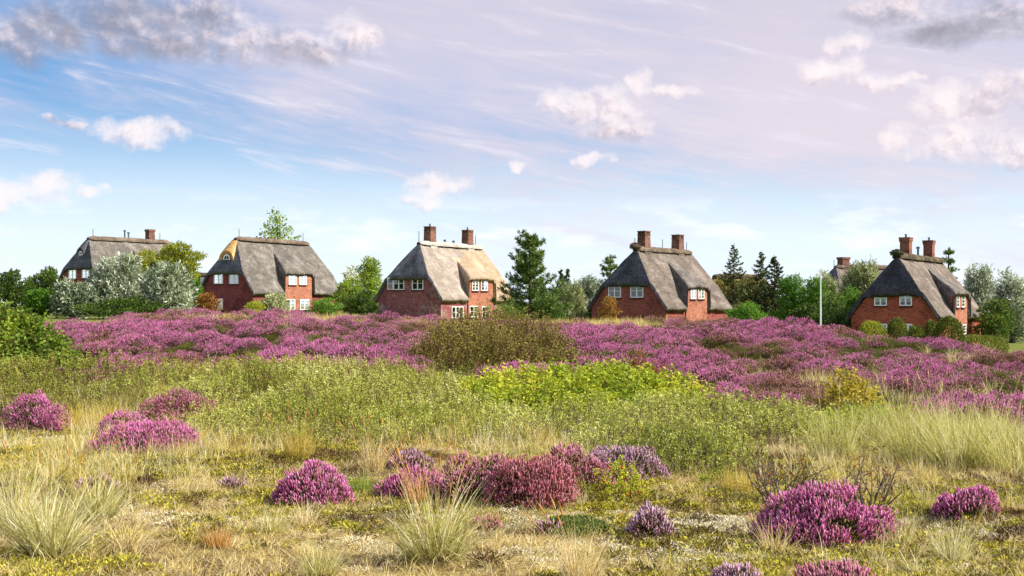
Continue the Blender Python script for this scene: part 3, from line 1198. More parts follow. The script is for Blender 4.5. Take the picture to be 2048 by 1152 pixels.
th_grey = thatch('thatch_weathered', '#4e463f', '#736960', '#9b9084', '#665c52', 0.6)
th_grey_warm = thatch('thatch_weathered_warm', '#4c4742', '#716b64', '#9c958a', '#5c5650', 0.6)
th_pale = thatch('thatch_pale', '#726860', '#998d80', '#bcb0a2', '#857a6e', 0.5)
th_gold = thatch('thatch_golden', '#857059', '#a69178', '#c4b296', '#988872', 0.5)
th_new = thatch('thatch_new_straw', '#a87c44', '#cfa566', '#e6c68e')
th_dark = thatch('thatch_moss_shade_dark', '#404247', '#626368', '#8c8b8c', '#484c44', 0.5)  # hip thatch: moss, plus part of the hip's shade put into the colour
th_dark2 = thatch('thatch_moss_shade_darker', '#333539', '#515257', '#777779', '#3a3e38', 0.5)  # darker hip: shade mixed into the base colour along with moss
th_dark_green = thatch('thatch_moss_shade_black', '#2d2e32', '#45464c', '#66666a', '#34362c', 0.5)  # near-black hip: both moss and painted-in shade darken this colour
th_moss = thatch('thatch_moss_brown', '#4a4024', '#6e6236', '#94834e', '#5c6230', 0.7)
th_ridge = thatch('ridge_turf_grey', '#4a3f34', '#6c5e50', '#8e8070')
th_ridge_pale = thatch('ridge_net_pale', '#8f887c', '#b3aca0', '#d0cabd')
th_ridge_dark = thatch('ridge_turf_dark', '#2f2c22', '#4f4736', '#7b6c54')

bk_dark = brickwork('brick_dark_red', '#a45254', '#8a4244', '#7a5a50', '#2c1316', 0.55, 0.48, 0.66)
bk_spot = brickwork('brick_red_limewashed', '#ae6462', '#965656', '#8a6a62', '#c8b0b0', 0.60, 0.49, 0.62)
bk_red = brickwork('brick_red', '#b26254', '#98524c', '#8a6258', '#4c2024', 0.50, 0.50, 0.66)
bk_orange = brickwork('brick_orange_red', '#c4684c', '#aa5640', '#9a6a56', '#6c2a1e', 0.5, 0.50, 0.68)
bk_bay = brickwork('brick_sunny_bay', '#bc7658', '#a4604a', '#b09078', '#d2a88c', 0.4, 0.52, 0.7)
bk_chim = brickwork('brick_chimney', '#8f5c48', '#744a3c', '#a89484', '#40322c', 0.6, 0.46, 0.62)
bk_chim2 = brickwork('brick_chimney_red', '#a05840', '#864736', '#a89484', '#54342a', 0.55, 0.46, 0.62)
m_board = plain('oak_boards', '#a0642c', 0.8, 0.2, 0.25)

HS = {
    'h1': dict(x=-61.1 * .86, y=168.8 * .86, yaw=35.5, W=8.0, L=15.2, dh=5.22, hhf=.29, s0=1.57, s1=1.7, he=EYE + (5.32 - EYE) * .86, xd0=5.6, xd1=10.0, hdf=.39, qa=.75, sp=1.6),
    'h2': dict(x=-33.7, y=141.0, yaw=28.0, W=8.70, L=17.31, dh=6.77, hhf=.39, s0=1.87, s1=1.65, xd0=5.70, xd1=11.44, hdf=.39, qa=.79, sp=1.74, he=3.02),
    'h3': dict(x=-11.0, y=126.4, yaw=30.07, W=8.85, L=15.5, dh=6.36, hhf=.40, s0=2.19, s1=.7, gold=1, xd0=5.24, xd1=10.83, hdf=.39, qa=.72, sp=2.18, he=2.18),
    'h4': dict(x=11.3, y=118.8, yaw=37.3, W=9.44, L=13.7, dh=6.27, hhf=.42, s0=1.91, s1=.87, xd0=3.99, xd1=8.74, hdf=.38, qa=.80, sp=2.29, he=1.27),
    'h5': dict(x=31.9, y=100.6, yaw=32.97, W=7.98, L=17.17, dh=5.54, hhf=.41, s0=1.48, s1=.7, xd0=4.82, xd1=10.85, hdf=.41, qa=.82, sp=3.2, he=.56),
}


def rc(x0, y0, x1, y1, s, ox, oy):
    return (x0 / s + ox, y0 / s + oy, x1 / s + ox, y1 / s + oy)


c1 = lambda *r: rc(*r, 6.4, 100, 440)
house('h1', HS['h1'], 'thatched brick house at the far left, half hidden by silvery willows and a yellow-green tree',
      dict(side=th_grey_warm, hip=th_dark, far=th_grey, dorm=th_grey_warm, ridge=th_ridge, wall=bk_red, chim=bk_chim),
      [('gable', c1(243, 610, 340, 755), 2, 3, 2), ('gable', c1(415, 608, 513, 745), 2, 3, 2)],
      chims=[(300, 459, .95, 'plain')], rods=[(186, 457), (320, 465)], cowls=[(249.5, 460), (257, 464)],
      eyebrow=(163.5, 505, 1.3, .75, th_dark, th_dark))
c2 = lambda *r: rc(*r, 6.4, 380, 440)
house('h2', HS['h2'], 'thatched brick house with an eyebrow window hooded in new golden straw on its end',
      dict(side=th_grey_warm, hip=th_dark, far=th_grey_warm, dorm=th_grey_warm, ridge=th_ridge, wall=bk_dark, bay=bk_bay, chim=bk_chim),
      [('gable', c2(310, 665, 425, 818), 2, 3, 0), ('gable', c2(507, 663, 622, 818), 2, 3, 0), ('gable', c2(310, 1005, 425, 1155), 2, 3, 0),
       ('bay', c2(1258, 700, 1355, 830), 2, 3, 0), ('bay', c2(1395, 705, 1488, 830), 2, 3, 0),
       ('bay', c2(1228, 1015, 1340, 1150), 2, 3, 0), ('bay', c2(1402, 1015, 1520, 1150), 2, 3, 0)],
      rods=[(478, 457), (606, 465)], eyebrow=(455, 513, 1.8, .95, th_new, m_board))
c3 = lambda *r: rc(*r, 5.76, 730, 440)
h3_root, h3_fr = house('h3', HS['h3'], 'thatched brick house with pale and golden straw roof, beside the tall pine',
      dict(side=th_pale, hip=th_dark, far=th_gold, dorm=th_gold, ridge=th_ridge_pale, wall=bk_spot, bay=bk_bay, chim=bk_chim),
      [('gable', c3(330, 658, 455, 805), 2, 2, 0), ('gable', c3(545, 652, 675, 805), 2, 2, 0),
       ('bay', c3(1230, 692, 1303, 815), 2, 3, 0), ('bay', c3(1333, 692, 1408, 815), 2, 3, 0),
       ('side', c3(993, 995, 1128, 1130), 3, 2, 0), ('bay', c3(1200, 990, 1295, 1120), 2, 2, 0), ('bay', c3(1340, 995, 1425, 1120), 2, 2, 0)],
      chims=[(860, 453, 1.12, 'crown'), (935, 460, 1.12, 'crown')], rods=[(838, 461), (951.5, 470)], cowls=[(890, 479), (907, 481)])
# the left casement of the first gable window stands open
def open_casement():
    a = h3_fr.on_plane(*c3(330, 731, 0, 0)[:2], 0, 0.30)
    zt = h3_fr.on_plane(*c3(390, 664, 0, 0)[:2], 0, 0.30)[2]
    zb = h3_fr.on_plane(*c3(390, 800, 0, 0)[:2], 0, 0.30)[2]
    th = math.radians(35)
    u = np.array([-math.sin(th), math.cos(th), 0.0])
    n_ = np.array([math.cos(th), math.sin(th), 0.0])
    T = (np.array([u, n_, [0, 0, 1.0]]).T, np.array([0.30 - 0.09, a[1], zb]))
    h, w, t = zt - zb, 0.62, 0.07
    mb = MB()
    mb.box((0, -.02, 0), (t, .02, h), M=T)
    mb.box((w - t, -.02, 0), (w, .02, h), M=T)
    mb.box((t, -.02, 0), (w - t, .02, t), M=T)
    mb.box((t, -.02, h - t), (w - t, .02, h), M=T)
    mb.box((t, -.015, h / 2 - .02), (w - t, .015, h / 2 + .02), M=T)
    o = mb.build('casement', M_white, h3_root, label='open white window sash swung out to the left')
    p = MB()
    p.box((t, -.004, t), (w - t, .004, h - t), M=T)
    p.build('pane', M_glass, o)


open_casement()
c4 = lambda *r: rc(*r, 5.76, 1160, 440)
house('h4', HS['h4'], 'thatched brick house with two open-crowned chimneys and a swollen turf knob on its ridge',
      dict(side=th_grey, hip=th_dark2, far=th_grey, dorm=th_grey_warm, ridge=th_ridge, wall=bk_red, bay=bk_bay, chim=bk_chim),
      [('gable', c4(330, 740, 475, 895), 2, 2, 0), ('gable', c4(585, 735, 732, 895), 2, 2, 0),
       ('bay', c4(1268, 780, 1330, 910), 2, 3, 0), ('bay', c4(1358, 782, 1425, 910), 2, 3, 0)],
      chims=[(1288, 462, 1.12, 'crown'), (1355.5, 469.5, 1.12, 'crown')], rods=[(1269.5, 475), (1325, 478), (1373, 484)],
      knob=(1.75, .58, .30, th_ridge))
c5 = lambda *r: rc(*r, 5.01, 1660, 460)
house('h5', HS['h5'], 'thatched house of bright orange-red brick at the far right, white curtains in its gable windows',
      dict(side=th_grey, hip=th_dark_green, far=th_grey, dorm=th_grey_warm, ridge=th_ridge_dark, wall=bk_orange, bay=bk_bay, chim=bk_chim2),
      [('gable', c5(445, 628, 572, 760), 2, 3, 1), ('gable', c5(697, 628, 823, 760), 2, 3, 1), ('gable', c5(490, 940, 575, 1050), 2, 3, 1), ('gable', c5(745, 940, 825, 1050), 2, 3, 1),
       ('bay', c5(1262, 658, 1290, 775), 1, 3, 0), ('bay', c5(1312, 655, 1345, 775), 1, 3, 0), ('bay', c5(1322, 945, 1356, 1045), 1, 3, 0)],
      chims=[(1812, 475, 1.02, 'corbel'), (1858, 481, 1.02, 'corbel')], cowls=[(1836, 493)],
      knob=(1.3, .6, .22, foliage('ridge_heather_dark', ['#26301a', '#3c4428', '#5a5a38'], 0.1)))

# houses of the same village farther back, mostly hidden
house('b1', dict(x=X(1650, 150), y=150, yaw=62, W=9, L=16, dh=5.6, hhf=.4, s0=1.8, s1=1.6, he=Zp(527, 150) - 5.75), 'distant thatched house with one chimney, only its roof showing above pale willows',
      dict(side=th_grey, hip=th_dark, far=th_grey, dorm=th_grey, ridge=th_ridge, wall=bk_red, chim=bk_chim), [], chims=[(1687, 514.5, 1.2, 'plain')], rods=[(1668, 519)])
house('b2', dict(x=X(352, 178), y=178, yaw=75, W=8, L=12, dh=5.0, hhf=.4, s0=1.5, s1=1.5, he=Zp(545, 178) - 5.1), 'distant low thatched roof in the gap left of the house with the golden eyebrow window',
      dict(side=th_dark, hip=th_dark, far=th_dark, dorm=th_dark, ridge=th_ridge_dark, wall=bk_dark, chim=bk_chim), [])
house('b3', dict(x=X(1405, 152), y=152, yaw=80, W=9, L=9.5, dh=5.2, hhf=.4, s0=1.5, s1=1.5, he=Zp(548, 152) - 5.3), 'distant mossy brown thatched roof behind the spruces',
      dict(side=th_moss, hip=th_moss, far=th_moss, dorm=th_moss, ridge=th_ridge_dark, wall=bk_dark, chim=bk_chim), [])

HARD_EDGES[0] = False

# ------------------------------------------------------------------ foliage materials
F_dark = foliage('leaf_dark_green', ['#2c3d16', '#44591e', '#5f7a2a', '#86963a'])
F_green = foliage('leaf_green', ['#35591c', '#4f7c26', '#6f9a30', '#95b440'], 0.35)
F_bright = foliage('leaf_bright_green', ['#55701f', '#7e9730', '#a3b944', '#c3cd62'], 0.4)
F_yellow = foliage('leaf_yellow_green', ['#6e761e', '#909828', '#b2b43a', '#d0d062'], 0.4)
F_olive = foliage('leaf_olive', ['#4f4a22', '#6c652e', '#8a823a', '#a0984c'], 0.3)
F_silver = foliage('leaf_silver', ['#465636', '#7e8e66', '#b6c09e', '#eaecd8'], 0.3, 0.5)
F_silver_g = foliage('leaf_silver_green', ['#6e7c44', '#9aa468', '#c0c492', '#e2e0b8'], 0.3)
F_pine = foliage('needle_pine', ['#2f4a1e', '#4f6c2a', '#728a3a', '#97a654'], 0.15)
F_spruce = foliage('needle_spruce', ['#2c3c1e', '#43532a', '#5a6834', '#7a8040'], 0.15)
F_brown = foliage('leaf_brown_olive', ['#5a4a22', '#7a682e', '#988440', '#b09c50'], 0.3)
F_rust = foliage('leaf_rust', ['#7a4a22', '#9a6230', '#a8803a', '#94883e'], 0.3)
F_topiary = foliage('leaf_topiary', ['#3f4c1a', '#5d6a24', '#838a34', '#a09e44'], 0.25)
F_ivy = foliage('leaf_rough_shrub', ['#46601c', '#6c8626', '#98aa34', '#c4ca48'], 0.35)
F_willow = foliage('leaf_creeping_willow', ['#667024', '#9aa43e', '#c2c65c', '#e6e498'], 0.3)
F_willow_y = foliage('leaf_creeping_willow_yellow', ['#7c8828', '#a8b036', '#cacc4e', '#e2e07c'], 0.35)
F_rose = foliage('leaf_rose', ['#5c7420', '#8a9e2a', '#b8c434', '#d8d44a'], 0.4)
F_rose_y = foliage('leaf_rose_yellow', ['#7c7420', '#a89a2c', '#c8b83a', '#d8ca58'], 0.4)
F_buck = foliage('leaf_bramble_brown', ['#585422', '#7c7630', '#a09a44', '#b6a856'], 0.3)
M_hip = plain('rose_hip_red', '#c8401c', 0.4, 0.5)
G_straw = foliage('grass_straw', ['#b0964a', '#d2bc72', '#ead9a2', '#fbf3d6'], 0.35, 0.5, 0.2)
G_green = foliage('grass_green', ['#76742e', '#b2ae5c', '#e0d898', '#fbf5d6'], 0.35, 0.5, 0.2)
G_yellow = foliage('grass_yellow', ['#a08a2a', '#c0a840', '#d8c460', '#e6d890'], 0.35, 0.5, 0.2)
G_fresh = foliage('grass_fresh', ['#5c7426', '#7e9434', '#a2b04c', '#c0c474'], 0.35, 0.5, 0.2)
G_rust = foliage('grass_rust', ['#9a6428', '#c08a40', '#d8aa60', '#e8c890'], 0.3, 0.5, 0.2)
G_marram = foliage('grass_marram', ['#8a8c3a', '#b0ae54', '#d0cc7e', '#eee8bc'], 0.35, 0.5, 0.15)
H_vivid = foliage('heather_bloom_vivid', ['#b04e84', '#d06ca4', '#e28ebc', '#f2bed8'], 0.25, 0.7, 0.12)
H_pink = foliage('heather_bloom_pink', ['#a4526c', '#c4748c', '#d898aa', '#e8bcc8'], 0.25, 0.7, 0.14)
H_pale = foliage('heather_bloom_pale', ['#a07088', '#c094aa', '#d6b2c4', '#e8d0d8'], 0.25, 0.7, 0.14)
H_rust = foliage('heather_bloom_faded', ['#9c4a60', '#bc6674', '#d28a90', '#dea4b8'], 0.2, 0.7, 0.14)
H_leaf = foliage('heather_leaf', ['#2c3418', '#44481e', '#5c5c28', '#6e5c30'], 0.15, 0.7, 0.2)
H_leaf_b = foliage('heather_leaf_brown', ['#3c2c1c', '#584226', '#6e5a30', '#7c6a38'], 0.15, 0.7, 0.2)
H_dark = foliage('heather_bloom_dark', ['#5a2c68', '#7a4288', '#945a9e', '#a878b0'], 0.2, 0.7, 0.14)
H_faded = foliage('heather_bloom_brown', ['#86504c', '#a46c60', '#ba887c', '#ca a29a'.replace(' ', '')], 0.2, 0.7, 0.14)
H_mauve = foliage('heather_bloom_mauve', ['#a84e78', '#c87098', '#da94b4', '#ecbcd0'], 0.25, 0.7, 0.16)
H_leaf_o = foliage('heather_leaf_olive', ['#424a18', '#5e6622', '#7c7e2e', '#86703a'], 0.2, 0.7, 0.2)
C_green = foliage('crowberry_green', ['#3c5020', '#566a2a', '#748438', '#969a4c'], 0.15)
L_pale = foliage('reindeer_lichen', ['#b4a87c', '#d0c49c', '#e4dcbc', '#f2eedc'], 0.1, 0.9, 0.15)
MO_yel = foliage('moss_yellow', ['#726c1e', '#9c962c', '#beb43e', '#d4ca5a'], 0.15, 0.9, 0.2)
D_brown = foliage('dead_litter', ['#38281a', '#523c26', '#745a38', '#94794e'], 0.1, 0.9, 0.2)


def sphere_dirs(n, rng):
    return nrm(rng.normal(size=(n, 3)))


# ------------------------------------------------------------------ trees and bushes
def lobe_leaves(mb, lobes, n, leaf, asp, rng, up=0.4, shell=0.35, mat=0, zmin=None, tbase=None):
    """leaves spread through lumpy lobes (cx, cy, cz, rx, ry, rz); denser towards the outside"""
    lobes = np.asarray(lobes, float)
    vol = (lobes[:, 3] * lobes[:, 4] * lobes[:, 5]) ** (2 / 3)
    pick = rng.choice(len(lobes), n, p=vol / vol.sum())
    d = sphere_dirs(n, rng)
    r = 1 - shell * rng.random(n) ** 1.3
    r *= 0.78 + 0.44 * rng.random(n) * (0.4 + 0.6 * (np.sin(d[:, 0] * 5 + pick) * np.sin(d[:, 1] * 5 + 2 * pick) * .5 + .5))
    C = lobes[pick, :3] + d * r[:, None] * lobes[pick, 3:]
    if zmin is not None:
        k = C[:, 2] > zmin
        C, d, pick = C[k], d[k], pick[k]
    D = nrm(d * 0.9 + rng.normal(size=d.shape) * 0.6 + np.array([0, 0, up]))
    lt = rng.random(len(lobes)) * 0.24 - 0.12
    tint = np.clip(rng.normal(0.5, 0.2, len(C)) + lt[pick] + (0 if tbase is None else tbase), 0, 1)
    L = leaf * rng.uniform(.7, 1.35, len(C))
    mb.leaves(C, D, L, L * asp, rng, mat, tint)


def limbs(mb, base, lobes, r0, rng, trunk_top=0.55, n=6, bend=.12):
    """a tapered trunk from the base with a limb into every lobe"""
    lobes = np.asarray(lobes, float)
    top = lobes[:, :3].mean(0)
    zt = base[2] + (lobes[:, 2].max() - base[2]) * trunk_top
    P = [np.array(base, float)]
    for k in range(1, 6):
        f = k / 5
        P.append(np.array([base[0] + (top[0] - base[0]) * f + rng.normal() * bend * f, base[1] + (top[1] - base[1]) * f + rng.normal() * bend * f, base[2] + (zt - base[2]) * f]))
    R = [r0 * (1.25 if k == 0 else 1 - .12 * k) for k in range(6)]
    mb.tube(P, R, 7)
    for lb in lobes:
        s = P[rng.integers(2, 6)]
        e = lb[:3] + np.array([0, 0, lb[5] * .3])
        mid = (s + e) / 2 + rng.normal(size=3) * .15
        mb.tube([s, mid, e], [r0 * .5, r0 * .32, r0 * .10], 5)


def crown_lobes(cx, cy, z0, z1, rx, ry, n, rng, shape='round'):
    out = []
    for i in range(n):
        f = (i + .5) / n
        z = z0 + (z1 - z0) * f
        if shape == 'round':
            w = math.sqrt(max(.12, 1 - (2 * f - .9) ** 2))
        elif shape == 'cone':
            w = 1.05 - .85 * f
        elif shape == 'dome':
            w = math.sqrt(max(.1, 1 - f * f * .85))
        else:
            w = .9
        a = i * 2.4 + rng.random()
        q = w * (0.35 + 0.35 * rng.random())
        s = (0.36 + .22 * rng.random()) * (0.6 + .4 * w)
        out.append((cx + math.cos(a) * q * rx, cy + math.sin(a) * q * ry, z, rx * s, ry * s, (z1 - z0) * (0.13 + .35 / n + .05 * rng.random())))
    return out


TREE_SEED = [100]


def leafy(name, label, cat, px, hw, top, d, mat, bark=M_bark, n=5000, leaf=.22, asp=.5, lobes=9, shape='round', clear=.12, up=.4, shell=.5, group=None, dep=None, r0=None, base=None, part='crown'):
    TREE_SEED[0] += 1
    rng = np.random.default_rng(TREE_SEED[0])
    x = X(px, d)
    z0 = gz(x, d) if base is None else base
    H = Zp(top, d) - z0
    w = hw / FPX * d
    root = thing(name, label, cat, (x, d, z0 - .02), 0, group)
    ls = crown_lobes(0, 0, H * clear + .1 * H, H * .90, w, w if dep is None else dep, lobes, rng, shape)
    mb = MB()
    lobe_leaves(mb, ls, n, leaf, asp, rng, up, shell, zmin=.03)
    # a few loose twigs of leaves past the outline
    k = max(20, n // 25)
    q = rng.integers(0, len(ls), k)
    lb = np.asarray(ls)[q]
    dd = sphere_dirs(k, rng)
    dd[:, 2] = np.abs(dd[:, 2])
    for s in (0.9, 1.0, 1.1, 1.2):
        C = lb[:, :3] + dd * lb[:, 3:] * s * 1.02
        mb.leaves(C, dd + rng.normal(size=dd.shape) * .5, leaf, leaf * asp, rng, 0)
    # settle the crown's top at the height it has
    allv = np.concatenate(mb.v)
    sc_ = H / max(.1, np.percentile(allv[:, 2], 99.7))
    mb.v = [v * np.array([1, 1, sc_]) for v in mb.v]
    mb.build(part, mat, root)
    tb = MB()
    lz = [(a, b, c * sc_, e, f, g * sc_) for a, b, c, e, f, g in ls]
    limbs(tb, (0, 0, -.3), lz, (0.02 * H + .03) if r0 is None else r0, rng)
    tb.build('trunk' if H > 2.5 else 'stem', bark, root, True)
    return root


def pine(label, px, hw, top, d, mat=F_pine, group=None, whorls=13, seed=0, name='pine_tree', clear=.02, tuft=.46, dens=1.0, x_off=0):
    rng = np.random.default_rng(seed)
    x = X(px, d)
    z0 = gz(x, d)
    H = Zp(top, d) - z0
    w = hw / FPX * d
    root = thing(name, label, 'tree', (x, d, z0 - .05), 0, group)
    tr = MB()
    zs = np.linspace(-.3, H * .97, 9)
    px_ = np.cumsum(rng.normal(size=9) * .03)
    tr.tube(np.stack([px_, px_ * .5, zs], 1), np.linspace(.028 * H, .006 * H, 9), 8)
    br = MB()
    tips = []
    for k in range(whorls):
        f = (k + .4) / whorls
        z = H * (clear + (1 - clear) * (0.05 + .93 * f))
        reach = w * 1.15 * (1.06 - f) ** .62 * (0.68 + .5 * rng.random())
        nb = rng.integers(5, 8)
        a0 = rng.random() * 6.28
        z_w = z
        for b in range(nb):
            z = z_w + rng.normal() * H * .018
            a = a0 + b * 6.283 / nb + rng.normal() * .25
            L = reach * rng.uniform(.65, 1.12) * (1.15 if k < 3 else 1)
            ns = 5
            t = np.linspace(0, 1, ns)
            up = .28 + .5 * f
            P = np.stack([np.cos(a) * L * t + np.interp(z, zs, px_), np.sin(a) * L * t, z - .10 * L * np.sin(t * 3.1) + L * up * .55 * t ** 2.2], 1)
            br.tube(P, np.linspace(.012 * H * (1 - f * .7), .005, ns), 4)
            for s in np.linspace(.30, 1, max(3, int(3 + L * 2.6))):
                c = np.array([np.interp(s, t, P[:, i]) for i in range(3)])
                for q in range(3):
                    tips.append((c + rng.normal(size=3) * [.20, .20, .09] * (1.1 - .5 * s), np.array([math.cos(a) * .55, math.sin(a) * .55, .8]) + rng.normal(size=3) * .45))
    for q in range(6):
        tips.append((np.array([px_[-1], 0, H * .97 - q * .12]) + rng.normal(size=3) * .06, np.array([0, 0, 1.0]) + rng.normal(size=3) * .4))
    tips = [t for t in tips if rng.random() < dens]
    C = np.array([t[0] for t in tips])
    D = np.array([t[1] for t in tips])
    # a tuft: a brush of needles along a short shoot
    nn = 13
    ta = rng.random((nn,)) * 6.28
    fol = MB()
    base_t = np.clip(rng.normal(.5, .2, len(C)), 0, 1)
    for q in range(nn):
        off = rng.normal(size=(len(C), 3)) * .55
        dd = nrm(nrm(D) + off)
        fol.leaves(C + nrm(D) * tuft * .25 * rng.random((len(C), 1)), dd, tuft * rng.uniform(.5, 1.0, len(C)), .055 + .02 * rng.random(len(C)), rng, 0, np.clip(base_t + rng.normal(size=len(C)) * .12, 0, 1), .05)
    tr.build('trunk', M_bark, root, True)
    br.build('branches', M_bark, root, True)
    fol.build('crown', mat, root)
    return root


def spruce(label, px, hw, top, d, seed, group=None, mat=F_spruce, dens=1.0, whorls=22, bare=.0, droop=.28, twin=None):
    rng = np.random.default_rng(seed)
    x = X(px, d)
    z0 = gz(x, d)
    H = Zp(top, d) - z0
    w = hw / FPX * d
    root = thing('spruce_tree', label, 'tree', (x, d, z0 - .05), 0, group)
    tr = MB()
    tr.tube([(0, 0, -.3), (0, 0, H * .5), (0, 0, H * .985)], [.018 * H + .03, .011 * H, .015], 7)
    if twin:
        tr.tube([(0, 0, H * .55), (twin * .8, 0, H * .75), (twin, 0, H * .93)], [.05, .05, .012], 6)
    br = MB()
    fol = MB()
    nbr = int(whorls * 8 * dens)
    for k in range(nbr):
        f = (k + rng.random()) / nbr
        f = f ** .92
        z = H * (.05 + .945 * f)
        cx = twin if (twin and .58 < f < .90 and rng.random() < .5) else 0.0
        reach = w * 1.5 * (1.0 - f) ** .85 * rng.uniform(.55, 1.2) + .10
        a = rng.random() * 6.283
        L = reach * (.55 if cx else 1)
        t = np.linspace(0, 1, 5)
        zz = z - droop * L * np.sin(t * 2.2) + (.34 * L) * t ** 2.5
        P = np.stack([cx + np.cos(a) * L * t, np.sin(a) * L * t, zz], 1)
        br.tube(P, np.linspace(.03, .006, 5), 4)
        ns = int(5 + L * 11)
        s = rng.random(ns) ** .7
        c = np.stack([np.interp(s, t, P[:, i]) for i in range(3)], 1)
        side = np.array([-math.sin(a), math.cos(a), 0]) * rng.choice([-1, 1], ns)[:, None]
        out_ = np.array([math.cos(a), math.sin(a), 0])
        bt = np.clip(rng.normal(.45, .18), .1, .9)
        dd = nrm(side * .7 + out_ * .6 + rng.normal(size=(ns, 3)) * .25 + np.array([0, 0, -.35]))
        Lf = (.22 + .20 * L * (1 - s)) * rng.uniform(.7, 1.3, ns)
        fol.leaves(c, dd, Lf, .13, rng, 0, np.clip(bt + rng.normal(size=ns) * .12, 0, 1), -.10)
        m = ns // 2 + 1
        fol.leaves(c[:m], nrm(np.array([0, 0, -1.0]) + rng.normal(size=(m, 3)) * .4), .22, .10, rng, 0, np.clip(bt - .1 + rng.normal(size=m) * .12, 0, 1), .05)
        fol.leaves(c[:m], nrm(out_ + rng.normal(size=(m, 3)) * .35), .26, .10, rng, 0, np.clip(bt + .1 + rng.normal(size=m) * .12, 0, 1), .1)
    nt = 30
    zt = H * (.86 + .14 * rng.random(nt))
    C = np.stack([0 * zt, 0 * zt, zt], 1)
    fol.leaves(C, rng.normal(size=(nt, 3)) * .5 + [0, 0, .9], .18, .05, rng)
    tr.build('trunk', M_bark, root, True)
    br.build('branches', M_bark, root, True)
    fol.build('crown', mat, root)
    return root


def willowy(name, label, cat, px, hw, top, d, mat, n=2600, leaf=.30, group=None, lobes=16, base=None, asp=.24, shape='dome', dens=8):
    """silver-leaved shrubs: upright sprays of narrow leaves on lumpy lobes"""
    TREE_SEED[0] += 1
    rng = np.random.default_rng(TREE_SEED[0])
    x = X(px, d)
    z0 = gz(x, d) if base is None else base
    H = Zp(top, d) - z0
    w = hw / FPX * d * .80
    root = thing(name, label, cat, (x, d, z0 - .02), 0, group)
    ls = crown_lobes(0, 0, H * .12, H * .80, w * 1.0, w * .9, lobes, rng, shape)
    for q in range(lobes // 2):                     # leading sprays that break the outline
        a = rng.random() * 6.28
        f = rng.random()
        k_ = math.sqrt(1 - .8 * f * f) * .85
        ls.append((math.cos(a) * w * k_, math.sin(a) * w * k_ * .9, H * (.2 + .68 * f), w * .16, w * .16, H * .15))
    ls = np.array(ls)
    vol = (ls[:, 3] * ls[:, 4] * ls[:, 5]) ** (2 / 3)
    pick = rng.choice(len(ls), n, p=vol / vol.sum())
    dd = sphere_dirs(n, rng)
    r = 1.06 - .5 * rng.random(n) ** 1.2
    C = ls[pick, :3] + dd * r[:, None] * ls[pick, 3:]
    k = C[:, 2] > .05
    C, dd, pick = C[k], dd[k], pick[k]
    n = len(C)
    D = nrm(dd * .75 + rng.normal(size=(n, 3)) * .35 + [0, 0, .75])
    base_t = np.clip(rng.normal(.52, .26, n) + (rng.random(len(ls)) * .3 - .15)[pick], 0, 1)
    mb = MB()
    ln = .75
    for q in range(dens):
        f = q / dens
        dl = nrm(D + rng.normal(size=(n, 3)) * .55)
        L = leaf * rng.uniform(.7, 1.3, n)
        mb.leaves(C + D * ln * f, dl, L, L * asp + .015, rng, 0, np.clip(base_t + rng.normal(size=n) * .14, 0, 1))
    allv = np.concatenate(mb.v)
    s = H / np.percentile(allv[:, 2], 99.6)
    mb.v = [v * np.array([1, 1, s]) for v in mb.v]
    mb.build('crown', mat, root)
    tb = MB()
    for lb in ls:
        b = rng.normal(size=3) * [.12, .12, 0]
        e = lb[:3] * [1, 1, s]
        tb.tube([(b[0], b[1], -.2), (e + b) * .5 + [0, 0, .1], e + [0, 0, lb[5] * .6]], [.06, .04, .012], 5)
    tb.build('stem', M_bark_grey, root, True)
    return root


gT = 'trees and bushes between the houses'
gS = 'silver-leaved willow bushes'
# left of the picture
leafy('broadleaf_tree', 'dark green tree at the left edge, behind the pale willow bush', 'tree', 92, 46, 535, 112, F_dark, n=6000)
leafy('broadleaf_tree', 'dark rounded tree beyond the left edge of the dune', 'tree', 20, 55, 540, 106, F_dark, n=5000)
leafy('bush', 'green rounded bush low at the left, under the dark tree', 'bush', 74, 30, 577, 92, F_green, n=3000, shape='dome')
leafy('broadleaf_tree', 'yellow-green tree with a broad top, standing right of the far-left house', 'tree', 358, 58, 486, 114, F_yellow, n=6000, clear=.42, lobes=8)
leafy('broadleaf_tree', 'browner yellow-green tree in front of the far-left house roof', 'tree', 288, 50, 500, 113, F_yellow, n=5500, clear=.15, lobes=9)
willowy('willow_bush', 'lowest and leftmost silvery willow bush, under the far-left house windows', 'bush', 148, 46, 564, 92, F_silver, 1900, group=gS)
willowy('willow_bush', 'largest and tallest silvery willow bush, in front of the far-left house', 'bush', 234, 66, 512, 97, F_silver, 3200, group=gS, lobes=14)
willowy('willow_bush', 'silvery willow bush just right of the tallest one, left of the dark brick gable', 'bush', 334, 62, 528, 94, F_silver, 2900, group=gS, lobes=13)
leafy('bush', 'green bush squeezed against the left corner of the dark brick house', 'bush', 392, 17, 548, 122, F_green, n=1600, leaf=.2)
leafy('bush', 'dark green undergrowth at the foot of the silvery willows, behind the left crest', 'bush', 240, 90, 594, 90, F_dark, n=4200, leaf=.2, shape='dome')
leafy('bush', 'rusty brown bush at the left foot of the dark brick gable', 'bush', 416, 28, 584, 108, F_rust, n=1800, leaf=.18, shape='dome')
willowy('willow_bush', 'small pale willow bush in front of the dark brick house, beside its bay', 'bush', 552, 24, 587, 112, F_silver_g, 900, group=gS, lobes=7)
leafy('bush', 'low yellow-green bush left of the small pale willow bush', 'bush', 508, 26, 600, 106, F_yellow, n=1200, leaf=.16, shape='dome')
leafy('bush', 'low green bush under the right eave of the dark brick house', 'bush', 650, 38, 595, 112, F_green, n=2400, leaf=.18, shape='dome')
